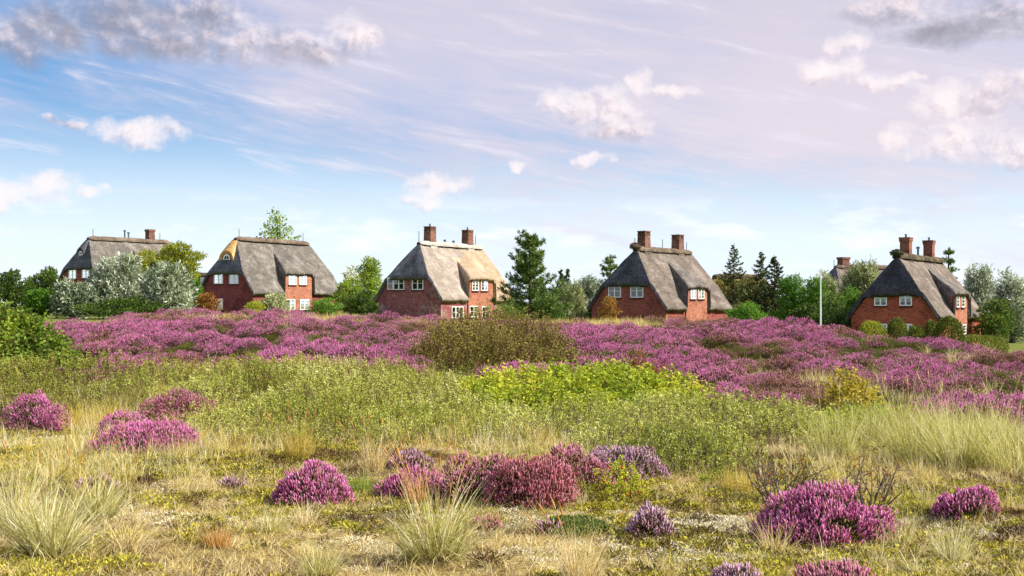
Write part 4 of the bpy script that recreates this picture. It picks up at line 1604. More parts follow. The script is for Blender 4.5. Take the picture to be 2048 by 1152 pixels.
leafy('poplar_tree', 'sparse light green tree rising behind the roof of the dark brick house', 'tree', 555, 62, 420, 172, F_bright, n=1300, leaf=.42, lobes=12, clear=.35, shape='cone', shell=.8)
leafy('broadleaf_tree', 'thin grey-green tree behind, right beside the dark brick house roof', 'tree', 702, 34, 532, 160, F_silver_g, n=1400, leaf=.3, lobes=8)
leafy('broadleaf_tree', 'bright green tree left of the house with the golden straw dormer', 'tree', 742, 48, 515, 147, F_bright, n=6500, leaf=.26, lobes=12, shape='cone')
leafy('broadleaf_tree', 'lower bright green tree between the two brick houses', 'tree', 697, 34, 557, 143, F_bright, n=4000, leaf=.24, shape='dome')
leafy('bush', 'dark green bush in the gap between the two brick houses', 'bush', 722, 46, 580, 136, F_dark, n=3600, leaf=.22, shape='dome')
# centre
pine('tall pine with open whorled branches in the middle, between two houses', 1060, 60, 469, 104, seed=21, whorls=13)
leafy('bush', 'dark green mountain pine bush at the right foot of the tall pine', 'bush', 1096, 40, 585, 99, F_pine, n=4200, leaf=.26, asp=.22, shape='dome', up=.9)
leafy('bush', 'low spreading dark pine bush left of the tall pine trunk', 'bush', 1012, 36, 606, 98, F_pine, n=2600, leaf=.24, asp=.22, shape='dome', up=.9)
spruce('thin dark young spruce, left of the slim pair behind the willows', 1121, 11, 538, 136, 31, 'slim young spruces', dens=.8, whorls=16)
spruce('thin dark young spruce, right of the slim pair behind the willows', 1134, 11, 536, 138, 32, 'slim young spruces', dens=.8, whorls=16)
willowy('willow_bush', 'pale grey-green willow right of the tall pine, in front of the slim spruces', 'bush', 1142, 32, 566, 126, F_silver_g, 1500, group=gS)
willowy('willow_bush', 'pale silvery willow against the left verge of the house with the turf knob', 'bush', 1180, 34, 556, 130, F_silver, 1700, group=gS)
pine('pine peeping out left of the roof with the turf knob', 1222, 34, 510, 142, seed=22, whorls=9, dens=.8)
leafy('bush', 'orange and green bush in front of the gable of the house with the turf knob', 'bush', 1217, 32, 592, 100, F_rust, n=2600, leaf=.17, shape='dome')
# right of the fourth house
leafy('broadleaf_tree', 'dull brownish green tree close behind the right verge of the fourth house', 'tree', 1450, 40, 556, 146, F_olive, n=4500, leaf=.26, lobes=10)
leafy('broadleaf_tree', 'dull olive tree below the tallest spruce', 'tree', 1500, 44, 556, 143, F_olive, n=4500, leaf=.26, lobes=10)
spruce('tallest spruce with sparse spreading branches and a bare tip', 1468, 38, 488, 136, 41, 'spruces right of the fourth house', dens=.72, whorls=19)
spruce('middle spruce, thin and grey green, with a pointed tip', 1522, 34, 502, 141, 42, 'spruces right of the fourth house', dens=.8, whorls=20)
spruce('densest and darkest spruce, with two tops', 1549, 36, 511, 132, 43, 'spruces right of the fourth house', twin=.5, whorls=24)
leafy('bush', 'low bright green bush at the right foot of the fourth house', 'bush', 1492, 44, 603, 112, F_green, n=3600, leaf=.2, shape='dome')
leafy('conifer_bush', 'rich green bushy conifer right of the spruce with two tops', 'tree', 1584, 48, 550, 118, F_green, n=7000, leaf=.28, asp=.28, lobes=14, shape='cone', up=.7)
leafy('conifer_bush', 'rich green bushy conifer directly behind the flagpole', 'tree', 1632, 46, 556, 116, F_green, n=6500, leaf=.28, asp=.28, lobes=13, shape='cone', up=.7)
leafy('conifer_bush', 'darker olive conifer right of the flagpole foot', 'tree', 1668, 40, 584, 108, F_pine, n=4200, leaf=.24, asp=.28, lobes=10, shape='dome', up=.7)
leafy('conifer_bush', 'green bush against the left verge of the orange-red brick house', 'bush', 1700, 40, 574, 112, F_green, n=4200, leaf=.24, asp=.3, shape='dome')
leafy('bush', 'dark low bush left of the flagpole foot on the dune edge', 'bush', 1612, 40, 606, 104, F_dark, n=3200, leaf=.2, shape='dome')
willowy('willow_bush', 'broad pale yellow-green willow in front of the distant chimney', 'tree', 1722, 52, 526, 133, F_silver_g, 3000, group=gS, lobes=13)
willowy('willow_bush', 'narrow pale willow just right of the flagpole top', 'tree', 1655, 32, 546, 136, F_silver_g, 1700, group=gS)
pine('pine behind the right chimney of the orange-red brick house', 1898, 24, 494, 136, seed=23, whorls=9, dens=.7)
willowy('willow_bush', 'silvery willow tree right of the orange-red brick house', 'tree', 1958, 40, 534, 124, F_silver, 2600, group=gS)
willowy('willow_bush', 'silvery willow tree at the far right edge', 'tree', 2024, 42, 546, 118, F_silver, 2600, group=gS)
leafy('bush', 'dark green bush under the silvery willows at the far right', 'bush', 1990, 46, 598, 108, F_dark, n=3600, shape='dome')
# the planting goes on past both edges of the picture
leafy('broadleaf_tree', 'green tree past the right edge of the houses', 'tree', 2130, 60, 552, 122, F_green, n=4500)
leafy('broadleaf_tree', 'dark tree farthest right, past the silvery willows', 'tree', 2260, 70, 545, 128, F_dark, n=4500)
leafy('broadleaf_tree', 'green tree past the left edge of the houses', 'tree', -90, 70, 545, 116, F_green, n=4500)
# clipped bushes before the last house
gB = 'clipped round bushes in front of the orange-red house'


def topiary(label, px, hw, top, d, mat=F_topiary, n=5200, flat=1.0):
    return leafy('clipped_bush', label, 'bush', px, hw, top, d, mat, n=n, leaf=.13, asp=.55, lobes=1, shape='dome', group=gB, clear=.0)


def ball(label, px, hw, top, d, mat=F_topiary, n=5000, group=gB, seed=0, pw=2.4, lump=.12):
    rng = np.random.default_rng(500 + seed)
    x = X(px, d)
    z0 = gz(x, d)
    H = Zp(top, d) - z0
    w = hw / FPX * d
    root = thing('clipped_bush', label, 'bush', (x, d, z0 - .02), 0, group)
    dd = sphere_dirs(n, rng)
    dd[:, 2] = np.abs(dd[:, 2])
    rr = (np.abs(dd[:, 0]) ** pw + np.abs(dd[:, 1]) ** pw + np.abs(dd[:, 2]) ** pw) ** (-1 / pw)
    r = rr * (1 - .22 * rng.random(n) ** 2) * (1 + lump * (fbm(dd[:, 0] * 3 + seed, dd[:, 1] * 3 + dd[:, 2] * 2, seed) - .5) * 2)
    C = dd * r[:, None] * [w, w, H]
    mb = MB()
    mb.leaves(C, nrm(dd + rng.normal(size=dd.shape) * .6 + [0, 0, .3]), .14 * rng.uniform(.7, 1.3, n), .075, rng, 0, np.clip(rng.normal(.5, .22, n), 0, 1))
    mb.build('foliage', mat, root)
    tb = MB()
    for k in range(5):
        a = k * 1.26
        tb.tube([(0, 0, -.2), (math.cos(a) * w * .3, math.sin(a) * w * .3, H * .4), (math.cos(a) * w * .5, math.sin(a) * w * .5, H * .75)], [.06, .045, .015], 5)
    tb.build('stem', M_bark, root, True)
    return root


ball('yellowish low clipped bush, leftmost in front of the orange-red house', 1742, 32, 645, 88, F_yellow, 3600, seed=1)
ball('clipped round bush second from the left, tall and dark', 1793, 23, 638, 88, n=3800, seed=2)
ball('small low clipped bush between the two taller dark ones', 1831, 20, 652, 86, n=2800, seed=3)
ball('largest dark clipped bush, right of the middle in front of the orange-red house', 1896, 32, 637, 85, n=6000, seed=4)
ball('narrow clipped bush leaning on the left of the largest one', 1863, 17, 642, 88, n=2800, seed=5)
ball('low bright green hedge at the right end of the clipped bushes', 1958, 48, 673, 86, F_topiary, 4800, seed=6, pw=4)


def flagpole():
    d = 96
    x = X(1641, d)
    z0 = gz(x, d)
    H = Zp(539, d) - z0
    root = thing('flagpole', 'slender white flagpole standing at the edge of the heather dune', 'flagpole', (x, d, z0))
    mb = MB()
    mb.tube([(0, 0, -.2), (0, 0, H * .5), (0, 0, H - .12)], [.062, .052, .035], 10)
    mb.build('pole', M_pole, root, True)
    mb = MB()
    mb.tube([(0, 0, H - .12), (0, 0, H - .07), (0, 0, H)], [.03, .07, .02], 8)
    mb.build('finial', M_pole, root, True)
    mb = MB()
    mb.tube([(.10, 0, .9), (.075, 0, H * .5), (.055, 0, H - .2)], [.008, .008, .008], 4)
    mb.build('halyard', M_white, root)


flagpole()

# ------------------------------------------------------------------ heather carpet on the dune
def spike(h, r, twist=0.0):
    """a flowering shoot: a three-sided spindle"""
    V = [(0, 0, 0)]
    for z, k in ((.25, 1.0), (.65, .85)):
        for a in (0, 2.094, 4.189):
            V.append((math.cos(a + twist * z) * r * k, math.sin(a + twist * z) * r * k, h * z))
    V.append((0, 0, h))
    F = [(0, 2, 1), (0, 3, 2), (0, 1, 3)]
    for j in range(3):
        a, b = 1 + j, 1 + (j + 1) % 3
        F += [(a, b, b + 3), (a, b + 3, a + 3)]
    F += [(4, 5, 7), (5, 6, 7), (6, 4, 7)]
    return np.array(V, float), np.array(F)


SPV, SPF = spike(1.0, .14, .8)


def clump(seed, bloom, leafm, nb, ng, r=.24, h=.16, sl=.025):
    rng = np.random.default_rng(seed)
    mb = MB()
    # the mound of shoots
    def pts(n, k0, k1, zk=1.0):
        d = sphere_dirs(n, rng)
        d[:, 2] = np.abs(d[:, 2])
        k = rng.uniform(k0, k1, n)
        lump = 1 + .28 * (fbm(d[:, 0] * 2.2 + seed, d[:, 1] * 2.2, seed) - .5) * 2
        return d * (k * lump)[:, None] * [r, r, h * zk], d
    C, d = pts(ng, .55, .99)
    mb.clone(SPV, SPF, C, d + rng.normal(size=d.shape) * .4 + [0, 0, .5], sl * 1.25 * rng.uniform(.7, 1.3, ng), rng, 1, np.clip(rng.normal(.45, .22, ng), 0, 1), .1)
    if nb:
        C, d = pts(nb, .90, 1.06)
        up = d[:, 2] > .22 + .40 * rng.random(nb)
        C, d = C[up], d[up]
        mb.clone(SPV, SPF, C, d * .6 + rng.normal(size=d.shape) * .3 + [0, 0, .8], sl * rng.uniform(.75, 1.3, len(C)), rng, 0, np.clip(rng.normal(.5, .22, len(C)), 0, 1), .12)
    return mb.mesh('heather_clump_%d' % seed, [bloom, leafm], False)


def build_carpet():
    rng = np.random.default_rng(77)
    T = [clump(1, H_vivid, H_leaf, 620, 300), clump(2, H_mauve, H_leaf_b, 600, 300), clump(3, H_pink, H_leaf, 560, 300), clump(4, H_mauve, H_leaf_b, 460, 320),
         clump(5, H_faded, H_leaf_b, 420, 320), clump(6, H_pink, H_leaf_o, 160, 420), clump(7, H_pink, H_leaf_o, 0, 480), clump(8, H_pink, H_leaf_b, 40, 460)]
    # a jittered grid over the dune, closer near the camera
    pts = []
    y = 17.0
    while y < 46:
        sp = .275 + .0012 * (y - 17)
        w = y * .52 + 6
        xs = np.arange(-w, w, sp)
        pts.append(np.stack([xs + rng.uniform(-.5, .5, len(xs)) * sp, y + rng.uniform(-.5, .5, len(xs)) * sp], 1))
        y += sp
    P = np.concatenate(pts)
    x, y = P.T
    s = 1024 + FPX * x / y
    dc = np.interp(s, _ds, _dd)
    # the heather begins behind the belt of shrubs and ends just past the crest
    y0 = np.interp(s, [-200, 150, 700, 1000, 1300, 1500, 1700, 2000, 2300], [21.5, 21.5, 21, 21.5, 20.5, 19, 18, 17.4, 17.4])
    keep = (y > y0 + (fbm(x / 2, y / 2, 3) - .5) * 2) & (y < dc + 4)
    gap = fbm(x / 1.5, y / 2.2, 21, 3)
    keep &= (gap > .40) | (rng.random(len(x)) < .30)
    for bx, by, brx, bry in ((X(990, 25.4), 25.2, 1.75, 1.9), (X(1700, 18.9), 18.7, .62, .75), (X(1280, 22.2), 21.9, .55, .6), (X(60, 24), 23.6, 1.7, 1.6)):
        keep &= ((x - bx) / brx) ** 2 + ((y - by) / bry) ** 2 > 1
    keep &= ~((s > 1050) & (s < 1335) & (y > dc - 1.6)) | (rng.random(len(x)) < .12)
    keep &= ~((s > 880) & (s < 1050) & (y > dc - .4)) | (rng.random(len(x)) < .25)
    x, y, s, dc = x[keep], y[keep], s[keep], dc[keep]
    # the heather grows in hummocks about a metre across, blooming on top, brown and mossy in the hollows
    def hummock(x, y):
        h = fbm(x / 1.6 + 40, y / 1.2, 91, 2) * .75 + fbm(x / .45, y / .55 + 9, 95, 2) * .25
        return np.clip((h - .37) / .24, 0, 1)
    hm = hummock(x, y)
    e = .12
    hx = (hummock(x + e, y) - hummock(x - e, y)) / (2 * e) * .20
    hy = (hummock(x, y + e) - hummock(x, y - e)) / (2 * e) * .20
    z = ground(x, y) - .05 + hm * .20
    n = len(x)
    tone = fbm(x / 2.6, y / 3.6, 31, 3) + rng.normal(size=n) * .085
    green = fbm(x / 3.2, y / 4.0, 41, 3) * .55 + .225 + (hm - .5) * .28 + rng.normal(size=n) * .06
    # more bloom on the right flank, browner on the upper left
    tone = tone + np.interp(s, [0, 400, 900, 1200, 2000], [-.01, .0, .0, .01, .02])
    # probability that a plant is past bloom or has none: in patches, and more in the hollows
    pg = np.clip(np.interp(s, [0, 700, 1200, 2000], [.34, .34, .44, .52]) + (.5 - fbm(x / 1.5, y / 1.3, 41, 3)) * 3.0 + (.5 - hm) * .6, .05, .94)
    nob = rng.random(n) < pg
    idx = np.select([tone > .57, tone > .51, tone > .46, tone > .41], [0, 1, 2, 3], 4)
    idx = np.where(nob, rng.choice([5, 6, 6, 6, 7], n), idx)
    size = (0.62 + .45 * hm + .35 * fbm(x / 1.1, y / 1.1, 51, 2)) * rng.uniform(.6, 1.45, n)
    gk = np.isin(idx, (5, 6, 7))
    scl = np.stack([size, size, size * rng.uniform(.7, 1.35, n) * np.where(gk, .85, 1.0)], 1)
    rot = np.stack([np.arctan(hy) * .7 + rng.normal(size=n) * .12, -np.arctan(hx) * .7 + rng.normal(size=n) * .12, rng.random(n) * .5 - .25], 1)
    scatter('heather_carpet', np.stack([x, y, z], 1), rot, scl, idx, T)
    return n


print('carpet', build_carpet())


# ------------------------------------------------------------------ tufts for the grassy covers
def tuft(seed, mat, n, L, lean, curl, w, r=.05, seg=3):
    rng = np.random.default_rng(seed)
    mb = MB()
    a = rng.random(n) * 6.28
    B = np.stack([np.cos(a) * r * rng.random(n), np.sin(a) * r * rng.random(n), -.01 + 0 * a], 1)
    mb.blades(B, a + rng.normal(size=n) * .5, L * rng.uniform(.5, 1.15, n), np.abs(rng.normal(lean, .25, n)), np.abs(rng.normal(curl, .4, n)), w * rng.uniform(.7, 1.3, n), rng, 0, np.clip(rng.normal(.5, .22, n), 0, 1), seg)
    return mb.mesh('tuft_%d' % seed, mat)


def cushion(seed, mat, n, r, h, leaf, asp=.4):
    rng = np.random.default_rng(seed)
    d = sphere_dirs(n, rng)
    d[:, 2] = np.abs(d[:, 2])
    k = 1 - .4 * rng.random(n) ** 2
    lump = 1 + .5 * (fbm(d[:, 0] * 2 + seed, d[:, 1] * 2, seed) - .5) * 2
    mb = MB()
    mb.leaves(d * (k * lump)[:, None] * [r, r, h], nrm(d + rng.normal(size=d.shape) * .7), leaf * rng.uniform(.6, 1.3, n), leaf * asp, rng, 0, np.clip(rng.normal(.5, .22, n), 0, 1))
    return mb.mesh('cushion_%d' % seed, mat)


def field(rng, n, y0, y1, spread=.52, pad=3.0):
    n = int(n * 1.45)
    """points spread evenly over the visible wedge of heath between two depths"""
    y = np.sqrt(rng.uniform(y0 * y0, y1 * y1, n))
    x = rng.uniform(-1, 1, n) * (y * spread + pad)
    return x, y


def cover(name, seed, templates, n, y0, y1, dens, size, tilt=.15, dz=0.0, flat=1.0):
    rng = np.random.default_rng(seed)
    x, y = field(rng, n, y0, y1)
    k = rng.random(len(x)) < dens(x, y)
    x, y = x[k], y[k]
    n = len(x)
    z = ground(x, y) + dz
    s = size(x, y) * rng.uniform(.65, 1.35, n)
    scl = np.stack([s, s, s * flat], 1)
    rot = np.stack([rng.normal(size=n) * tilt, rng.normal(size=n) * tilt, rng.random(n) * 6.28], 1)
    scatter(name, np.stack([x, y, z], 1), rot, scl, rng.integers(0, len(templates), n), templates)
    return n


one = lambda v: (lambda x, y: v + 0 * x)
# low straw lying over the heath floor
nz_straw = lambda x, y: np.clip((fbm(x / 1.3, y / 1.0, 61) - .34) * 4.2, .10, 1) * np.clip((19 - y) / 4, 0, 1)
cover('dry_grass', 1, [tuft(11, G_straw, 16, .14, 1.05, .5, .005), tuft(12, G_straw, 16, .12, 1.2, .35, .005), tuft(13, G_straw, 16, .11, .9, .6, .005), tuft(14, D_brown, 14, .12, 1.2, .3, .005)],
      46000, 5.6, 19, nz_straw, one(1.0), .2)
nz_moss = lambda x, y: np.clip((fbm(x / 1.1 + 9, y / .9, 65) - .39) * 5, 0, 1) * np.clip((19 - y) / 4, 0, 1)
cover('ground_moss', 2, [cushion(21, MO_yel, 60, .07, .03, .028), cushion(22, MO_yel, 60, .09, .03, .03), cushion(23, F_olive, 60, .07, .03, .03), tuft(24, G_fresh, 18, .07, .9, .4, .006)],
      24000, 5.6, 19, nz_moss, one(1.0), .1)
nz_lich = lambda x, y: np.clip((fbm(x / .9 + 30, y / .6, 71) - .45) * 5, 0, 1) * np.clip((12.5 - y) / 2, 0, 1)
cover('lichen', 3, [cushion(31, L_pale, 90, .06, .025, .014, .5), tuft(32, L_pale, 26, .08, 1.2, .4, .0045), tuft(33, G_straw, 22, .09, 1.2, .5, .0045)], 24000, 5.6, 13, nz_lich, one(1.0), .1)
nz_dead = lambda x, y: np.clip((.50 - fbm(x / 1.3, y / 1.0, 61)) * 4, 0, 1) * np.clip((19 - y) / 4, 0, 1)
cover('dead_twigs', 4, [tuft(41, D_brown, 10, .11, 1.2, .3, .005), tuft(42, D_brown, 12, .08, 1.0, .4, .006), cushion(43, D_brown, 50, .07, .04, .03, .25)], 34000, 5.6, 19, nz_dead, one(1.0), .2)
# upright thin grass, loose over the heath and thick among the shrubs
nz_up = lambda x, y: np.clip((fbm(x / 2.0 + 3, y / 1.6, 81) - .42) * 2.2, .0, 1) * np.interp(y, [5.5, 10, 12, 15, 24], [.30, .35, .9, 1.2, 1.2])
cover('fine_grass', 5, [tuft(51, G_straw, 12, .26, .25, .7, .0045, .06, 4), tuft(52, G_green, 14, .24, .25, .7, .0045, .06, 4), tuft(53, G_yellow, 12, .28, .2, .6, .0045, .06, 4), tuft(54, G_green, 14, .18, .35, .7, .005, .06, 4)],
      20000, 5.6, 25, nz_up, lambda x, y: np.interp(y, [6, 12, 20], [.75, 1.0, 1.5]), .1)
# straw grasses along the dune's crest
def crest_grass():
    rng = np.random.default_rng(9)
    T = [tuft(61, G_yellow, 26, .5, .3, .7, .014, .12, 4), tuft(62, G_straw, 26, .5, .35, .7, .014, .12, 4), tuft(63, G_green, 26, .45, .3, .7, .014, .12, 4)]
    ranges = [(380, 700, -2, 3, 160), (640, 1050, 0, 4, 330), (1050, 1335, -2, 4, 900), (1330, 1440, 0, 4, 40), (110, 380, -1, 3, 90), (520, 600, -7, -2, 90), (1500, 1700, 0, 4, 50), (1730, 1990, 0, 5, 24), (1850, 1990, -4, -1, 8)]
    P = []
    for a, b, d0, d1, n in ranges:
        px = rng.uniform(a, b, n)
        d = np.interp(px, _ds, _dd) + rng.uniform(d0, d1, n)
        P.append(np.stack([(px - 1024) / FPX * d, d], 1))
    P = np.concatenate(P)
    x, y = P.T
    n = len(x)
    s = rng.uniform(.6, 1.1, n)
    scatter('crest_grass', np.stack([x, y, ground(x, y)], 1), np.stack([rng.normal(size=n) * .1, rng.normal(size=n) * .1, rng.random(n) * 6.28], 1), np.stack([s, s, s], 1), rng.integers(0, 3, n), T)


crest_grass()

# ------------------------------------------------------------------ shrubs of the belt in front of the dune
def sprig_kind(seed, nl, h, leaf, asp, up, mat_stem=1):
    """a twig with leaves; z is up. Returns verts, quads, material per face, stem flag"""
    rng = np.random.default_rng(seed)
    mb = MB()
    t = np.sort(rng.uniform(.15, 1, nl))
    bx, by = rng.normal(size=2) * .12
    C = np.stack([bx * h * t ** 2, by * h * t ** 2, h * t], 1)
    a = np.arange(nl) * 2.4 + rng.random(nl)
    D = np.stack([np.cos(a), np.sin(a), up + rng.normal(size=nl) * .3], 1)
    mb.leaves(C, D, leaf * rng.uniform(.7, 1.25, nl), leaf * asp, rng, 0, .5, .12)
    w = .0045
    V = [(-w, 0, 0), (w, 0, 0), (bx * h * .25 + w, by * h * .25, h * .5), (bx * h * .25 - w, by * h * .25, h * .5), (bx * h, by * h, h)]
    mb.add(V[:4], [(0, 1, 2, 3)], 1)
    mb.add([V[3], V[2], V[4], V[4]], [(0, 1, 2, 3)], 1)
    return np.concatenate(mb.v), np.concatenate(mb.q4), np.concatenate(mb.m4)


def thicket(name, label, cat, lumps, mats, dens, sprig, seed, group=None, low=.1, size=1.0, hips=0, tint0=.5, lumpy=1.0, leanx=0.0):
    """lumps: (px, depth, radius x, radius y, height). A canopy of leafy twigs over all lumps together"""
    rng = np.random.default_rng(seed)
    hk = {'willow_thicket': .66, 'rose_thicket': .78}.get(name, .92 if 'bush' in name else 1.0)
    L = np.array([(X(px, d), d, rx, ry, h * hk) for px, d, rx, ry, h in lumps])
    cx, cy = L[:, 0].mean(), L[:, 1].min()
    z0 = gz(cx, cy)
    root = thing(name, label, cat, (cx, cy, z0), 0, group)
    area = (np.pi * L[:, 2] * L[:, 3]).sum()
    n = int(area * dens)
    k = rng.choice(len(L), n, p=(L[:, 2] * L[:, 3]) / (L[:, 2] * L[:, 3]).sum())
    a = rng.random(n) * 6.28
    r = np.sqrt(rng.random(n))
    x = L[k, 0] + np.cos(a) * r * L[k, 2]
    y = L[k, 1] + np.sin(a) * r * L[k, 3]
    H = np.zeros(n)
    for q in L:
        rr = ((x - q[0]) / q[2]) ** 2 + ((y - q[1]) / q[3]) ** 2
        H = np.maximum(H, q[4] * np.sqrt(np.clip(1.02 - rr, 0, 1)))
    hole = fbm(x * 1.9 + seed, y * 1.5 + 3, seed + 21, 2)
    if lumpy > .9:
        H = H * np.clip(.45 + (hole - .31) * 4.5, .45, 1.0)
    H = H * (1 - lumpy * .45 + lumpy * fbm(x * 1.5 + seed, y * 1.5, seed, 3)) * (1 + .25 * (fbm(x * 4, y * 4, seed + 3, 2) - .5))
    f = 1 - .8 * rng.random(n) ** 1.5
    sl = .20 * size
    zb = np.maximum(H * f - sl * .8, -.02)
    C = np.stack([x - cx, y - cy, ground(x, y) - z0 + zb], 1)
    D = np.stack([rng.normal(size=n) * .35 + leanx, rng.normal(size=n) * .35, np.ones(n)], 1)
    tint = np.clip(tint0 + rng.normal(size=n) * .15 + (fbm(x * 1.1, y * 1.1, seed + 7, 3) - .5) * .9, 0, 1)
    mb = MB()
    kinds = [sprig_kind(seed * 10 + q, *sprig) for q in range(4)]
    kk = rng.integers(0, 4, n)
    for q, (tv, tf, tm) in enumerate(kinds):
        s = kk == q
        if s.sum():
            tv2 = tv.copy()
            mb.clone(tv2, tf, C[s], D[s], size * rng.uniform(.7, 1.3, s.sum()), rng, 0, tint[s], .10, tmat=tm)
    mb.build('foliage', mats, root)
    # stems up from the ground
    sb = MB()
    ns = min(260, int(area * 14) + 8)
    q = rng.integers(0, n, ns)
    for i in q:
        if H[i] < .10:
            continue
        p0 = np.array([C[i, 0] + rng.normal() * .06, C[i, 1] + rng.normal() * .06, ground(x[i:i + 1], y[i:i + 1])[0] - z0 - .03])
        p2 = np.array([C[i, 0], C[i, 1], ground(x[i:i + 1], y[i:i + 1])[0] - z0 + H[i] * rng.uniform(.75, 1.0)])
        p1 = (p0 + p2) / 2 + rng.normal(size=3) * .05
        sb.tube([p0, p1, p2], [.007, .005, .002], 3, 0, rng.random(), False)
    if sb.n:
        sb.build('stem', mats[1], root, kind='stuff')
    if hips:
        hb = MB()
        q = rng.choice(n, hips)
        for i in q:
            c = C[i] + [rng.normal() * .05, rng.normal() * .05 - .06, sl * .8]
            s = .013 * rng.uniform(.8, 1.3)
            V = np.array([(0, 0, 1), (1, 0, 0), (0, 1, 0), (-1, 0, 0), (0, -1, 0), (0, 0, -1)], float) * s + c
            hb.add(V, [(0, 1, 2), (0, 2, 3), (0, 3, 4), (0, 4, 1), (5, 2, 1), (5, 3, 2), (5, 4, 3), (5, 1, 4)])
        hb.build('rose_hip', M_hip, root, True, kind='stuff')
    return root


SPR_W = (16, .22, .037, .36, .7)      # creeping willow: small narrow upright leaves
SPR_R = (13, .24, .056, .55, .35)     # rose: broader leaves
SPR_B = (11, .28, .036, .45, .4)       # brown thin bush
gW = 'thickets of low shrub between heath and dune'
thicket('willow_thicket', 'grey-green willow thicket at the left, behind the yellow grass', 'thicket',
        [(-60, 21, 1.4, 1.8, .90), (60, 21.6, 1.4, 1.4, .96), (170, 21.8, 1.2, 1.2, .96), (255, 21.4, 1.1, 1.4, .9), (130, 20.6, 1.4, 1.1, .7), (330, 20.8, 1.2, 1.3, .82), (0, 22.4, 1.2, 1.2, 1.0)], [F_willow, M_twig], 75, SPR_W, 201, gW, tint0=.42)
thicket('willow_thicket', 'tuft of taller dull twigs standing in front of the left heather slope', 'thicket',
        [(300, 23.0, .62, .6, .98), (355, 23.2, .55, .6, .92), (410, 22.8, .5, .6, .80)], [F_brown, M_twig], 90, SPR_B, 202, gW, tint0=.55)
thicket('willow_thicket', 'large sage green willow thicket across the middle, left of the rose bushes', 'thicket',
        [(480, 20, 1.6, 2.6, .86), (600, 19.5, 1.7, 3.0, .84), (730, 19.5, 1.7, 3.0, .84), (850, 19.5, 1.5, 3.0, .80), (560, 16.5, 1.3, 1.5, .62), (690, 16.2, 1.4, 1.6, .64), (810, 16.6, 1.3, 1.6, .66), (930, 17.4, 1.2, 1.8, .64), (460, 16.8, .8, 1.4, .52), (520, 21.6, 1.5, 1.2, .9), (690, 21.6, 1.7, 1.2, .9), (400, 21, 1.0, 1.8, .7)],
        [F_willow, M_twig], 78, SPR_W, 203, gW)
thicket('willow_thicket', 'yellower willow growth along the far rim of the large middle thicket', 'thicket',
        [(430, 22.2, 1.2, .9, .82), (560, 22.4, 1.4, .9, .78), (700, 22.4, 1.4, .9, .72), (850, 22.0, 1.2, .9, .74)], [F_willow_y, M_twig], 70, SPR_W, 204, gW)
thicket('willow_thicket', 'olive willow thicket right of the flowering heather group', 'thicket',
        [(1340, 13.4, .75, 1.1, .62), (1410, 13.2, .62, .9, .56), (1270, 14.6, .8, 1.2, .58), (1445, 14.3, .5, .9, .5)], [F_willow, M_twig_grey], 110, SPR_W, 205, gW, tint0=.4)
thicket('willow_thicket', 'pale sage willow thicket between the rose bushes and the right-hand grasses', 'thicket',
        [(1210, 16.8, 1.3, 1.6, .62), (1340, 17.2, 1.2, 1.6, .66), (1450, 17.2, 1.1, 1.7, .68), (1550, 16.8, .9, 1.5, .62), (1080, 16.8, 1.2, 1.5, .58), (1600, 17.6, .6, 1.2, .5)], [F_willow, M_twig_grey], 90, SPR_W, 206, gW, tint0=.52)
thicket('rose_thicket', 'yellow-green rose thicket with orange hips below the brown bush', 'thicket',
        [(1000, 20.5, 1.1, 1.5, .72), (1110, 20.8, 1.2, 1.6, .84), (1170, 20.2, .8, 1.1, .9), (1220, 20.5, 1.0, 1.5, .80), (1320, 20.6, 1.0, 1.5, .68), (1400, 19.6, .6, 1.0, .42), (1060, 19, .9, 1.0, .66), (1200, 18.8, 1.0, 1.0, .62)], [F_rose, M_twig], 75, SPR_R, 207, gW, size=1.1, hips=70, tint0=.55, lumpy=.75)
thicket('rose_thicket', 'small green rose patch with red hips under the yellow bush on the right slope', 'thicket',
        [(1740, 17.6, .5, .6, .42), (1790, 17.8, .45, .6, .40), (1690, 17.4, .4, .5, .34)], [F_rose, M_twig], 95, SPR_R, 208, gW, hips=30, lumpy=.6)
thicket('rose_bush', 'yellow autumn rose bush standing out on the right heather slope', 'bush',
        [(1700, 19, .46, .5, .80), (1668, 19, .34, .45, .62), (1738, 18.9, .38, .45, .60)], [F_rose_y, M_twig], 130, SPR_R, 209, None, lumpy=.7)
thicket('bush', 'large brown twiggy bush in the middle of the heather slope', 'bush',
        [(990, 26, 1.35, 1.1, 1.52), (900, 25.4, .8, .9, 1.12), (1080, 26, .85, 1.0, 1.18), (1020, 24.6, 1.1, .9, 1.1), (850, 25, .45, .7, .62), (1130, 25, .45, .7, .7), (940, 24.2, .8, .8, .7)], [F_buck, M_twig], 190, SPR_B, 210, None, size=1.25, tint0=.5, lumpy=.7)
thicket('bush', 'small reddish green bush below the right heather slope, behind the rose thicket', 'bush',
        [(1280, 22.3, .44, .45, .66), (1250, 22.2, .26, .35, .5), (1310, 22.2, .24, .35, .52)], [F_rust, M_twig], 200, SPR_B, 211, None, lumpy=.3)
thicket('broadleaf_bush', 'tall leafy green bush at the left edge in front of the heather', 'bush',
        [(-20, 24.5, 1.1, 1.0, 1.5), (50, 24.2, .7, .85, 1.36), (98, 24, .45, .7, .98), (20, 23.4, 1.0, .9, 1.2), (135, 23.8, .35, .6, .65), (-100, 24.5, 1.0, 1.0, 1.5)], [F_ivy, M_twig], 130, SPR_R, 212, None, size=1.7, lumpy=.6, low=0)
thicket('rose_bush', 'little round rose bush with red hips beside the heather group, on bare thin stems', 'bush',
        [(1238, 11.0, .26, .26, .48), (1215, 11.0, .16, .2, .42), (1265, 11.0, .17, .2, .40)], [F_rose, M_twig], 420, (12, .15, .034, .55, .35), 213, None, hips=11, size=.75, lumpy=.4)

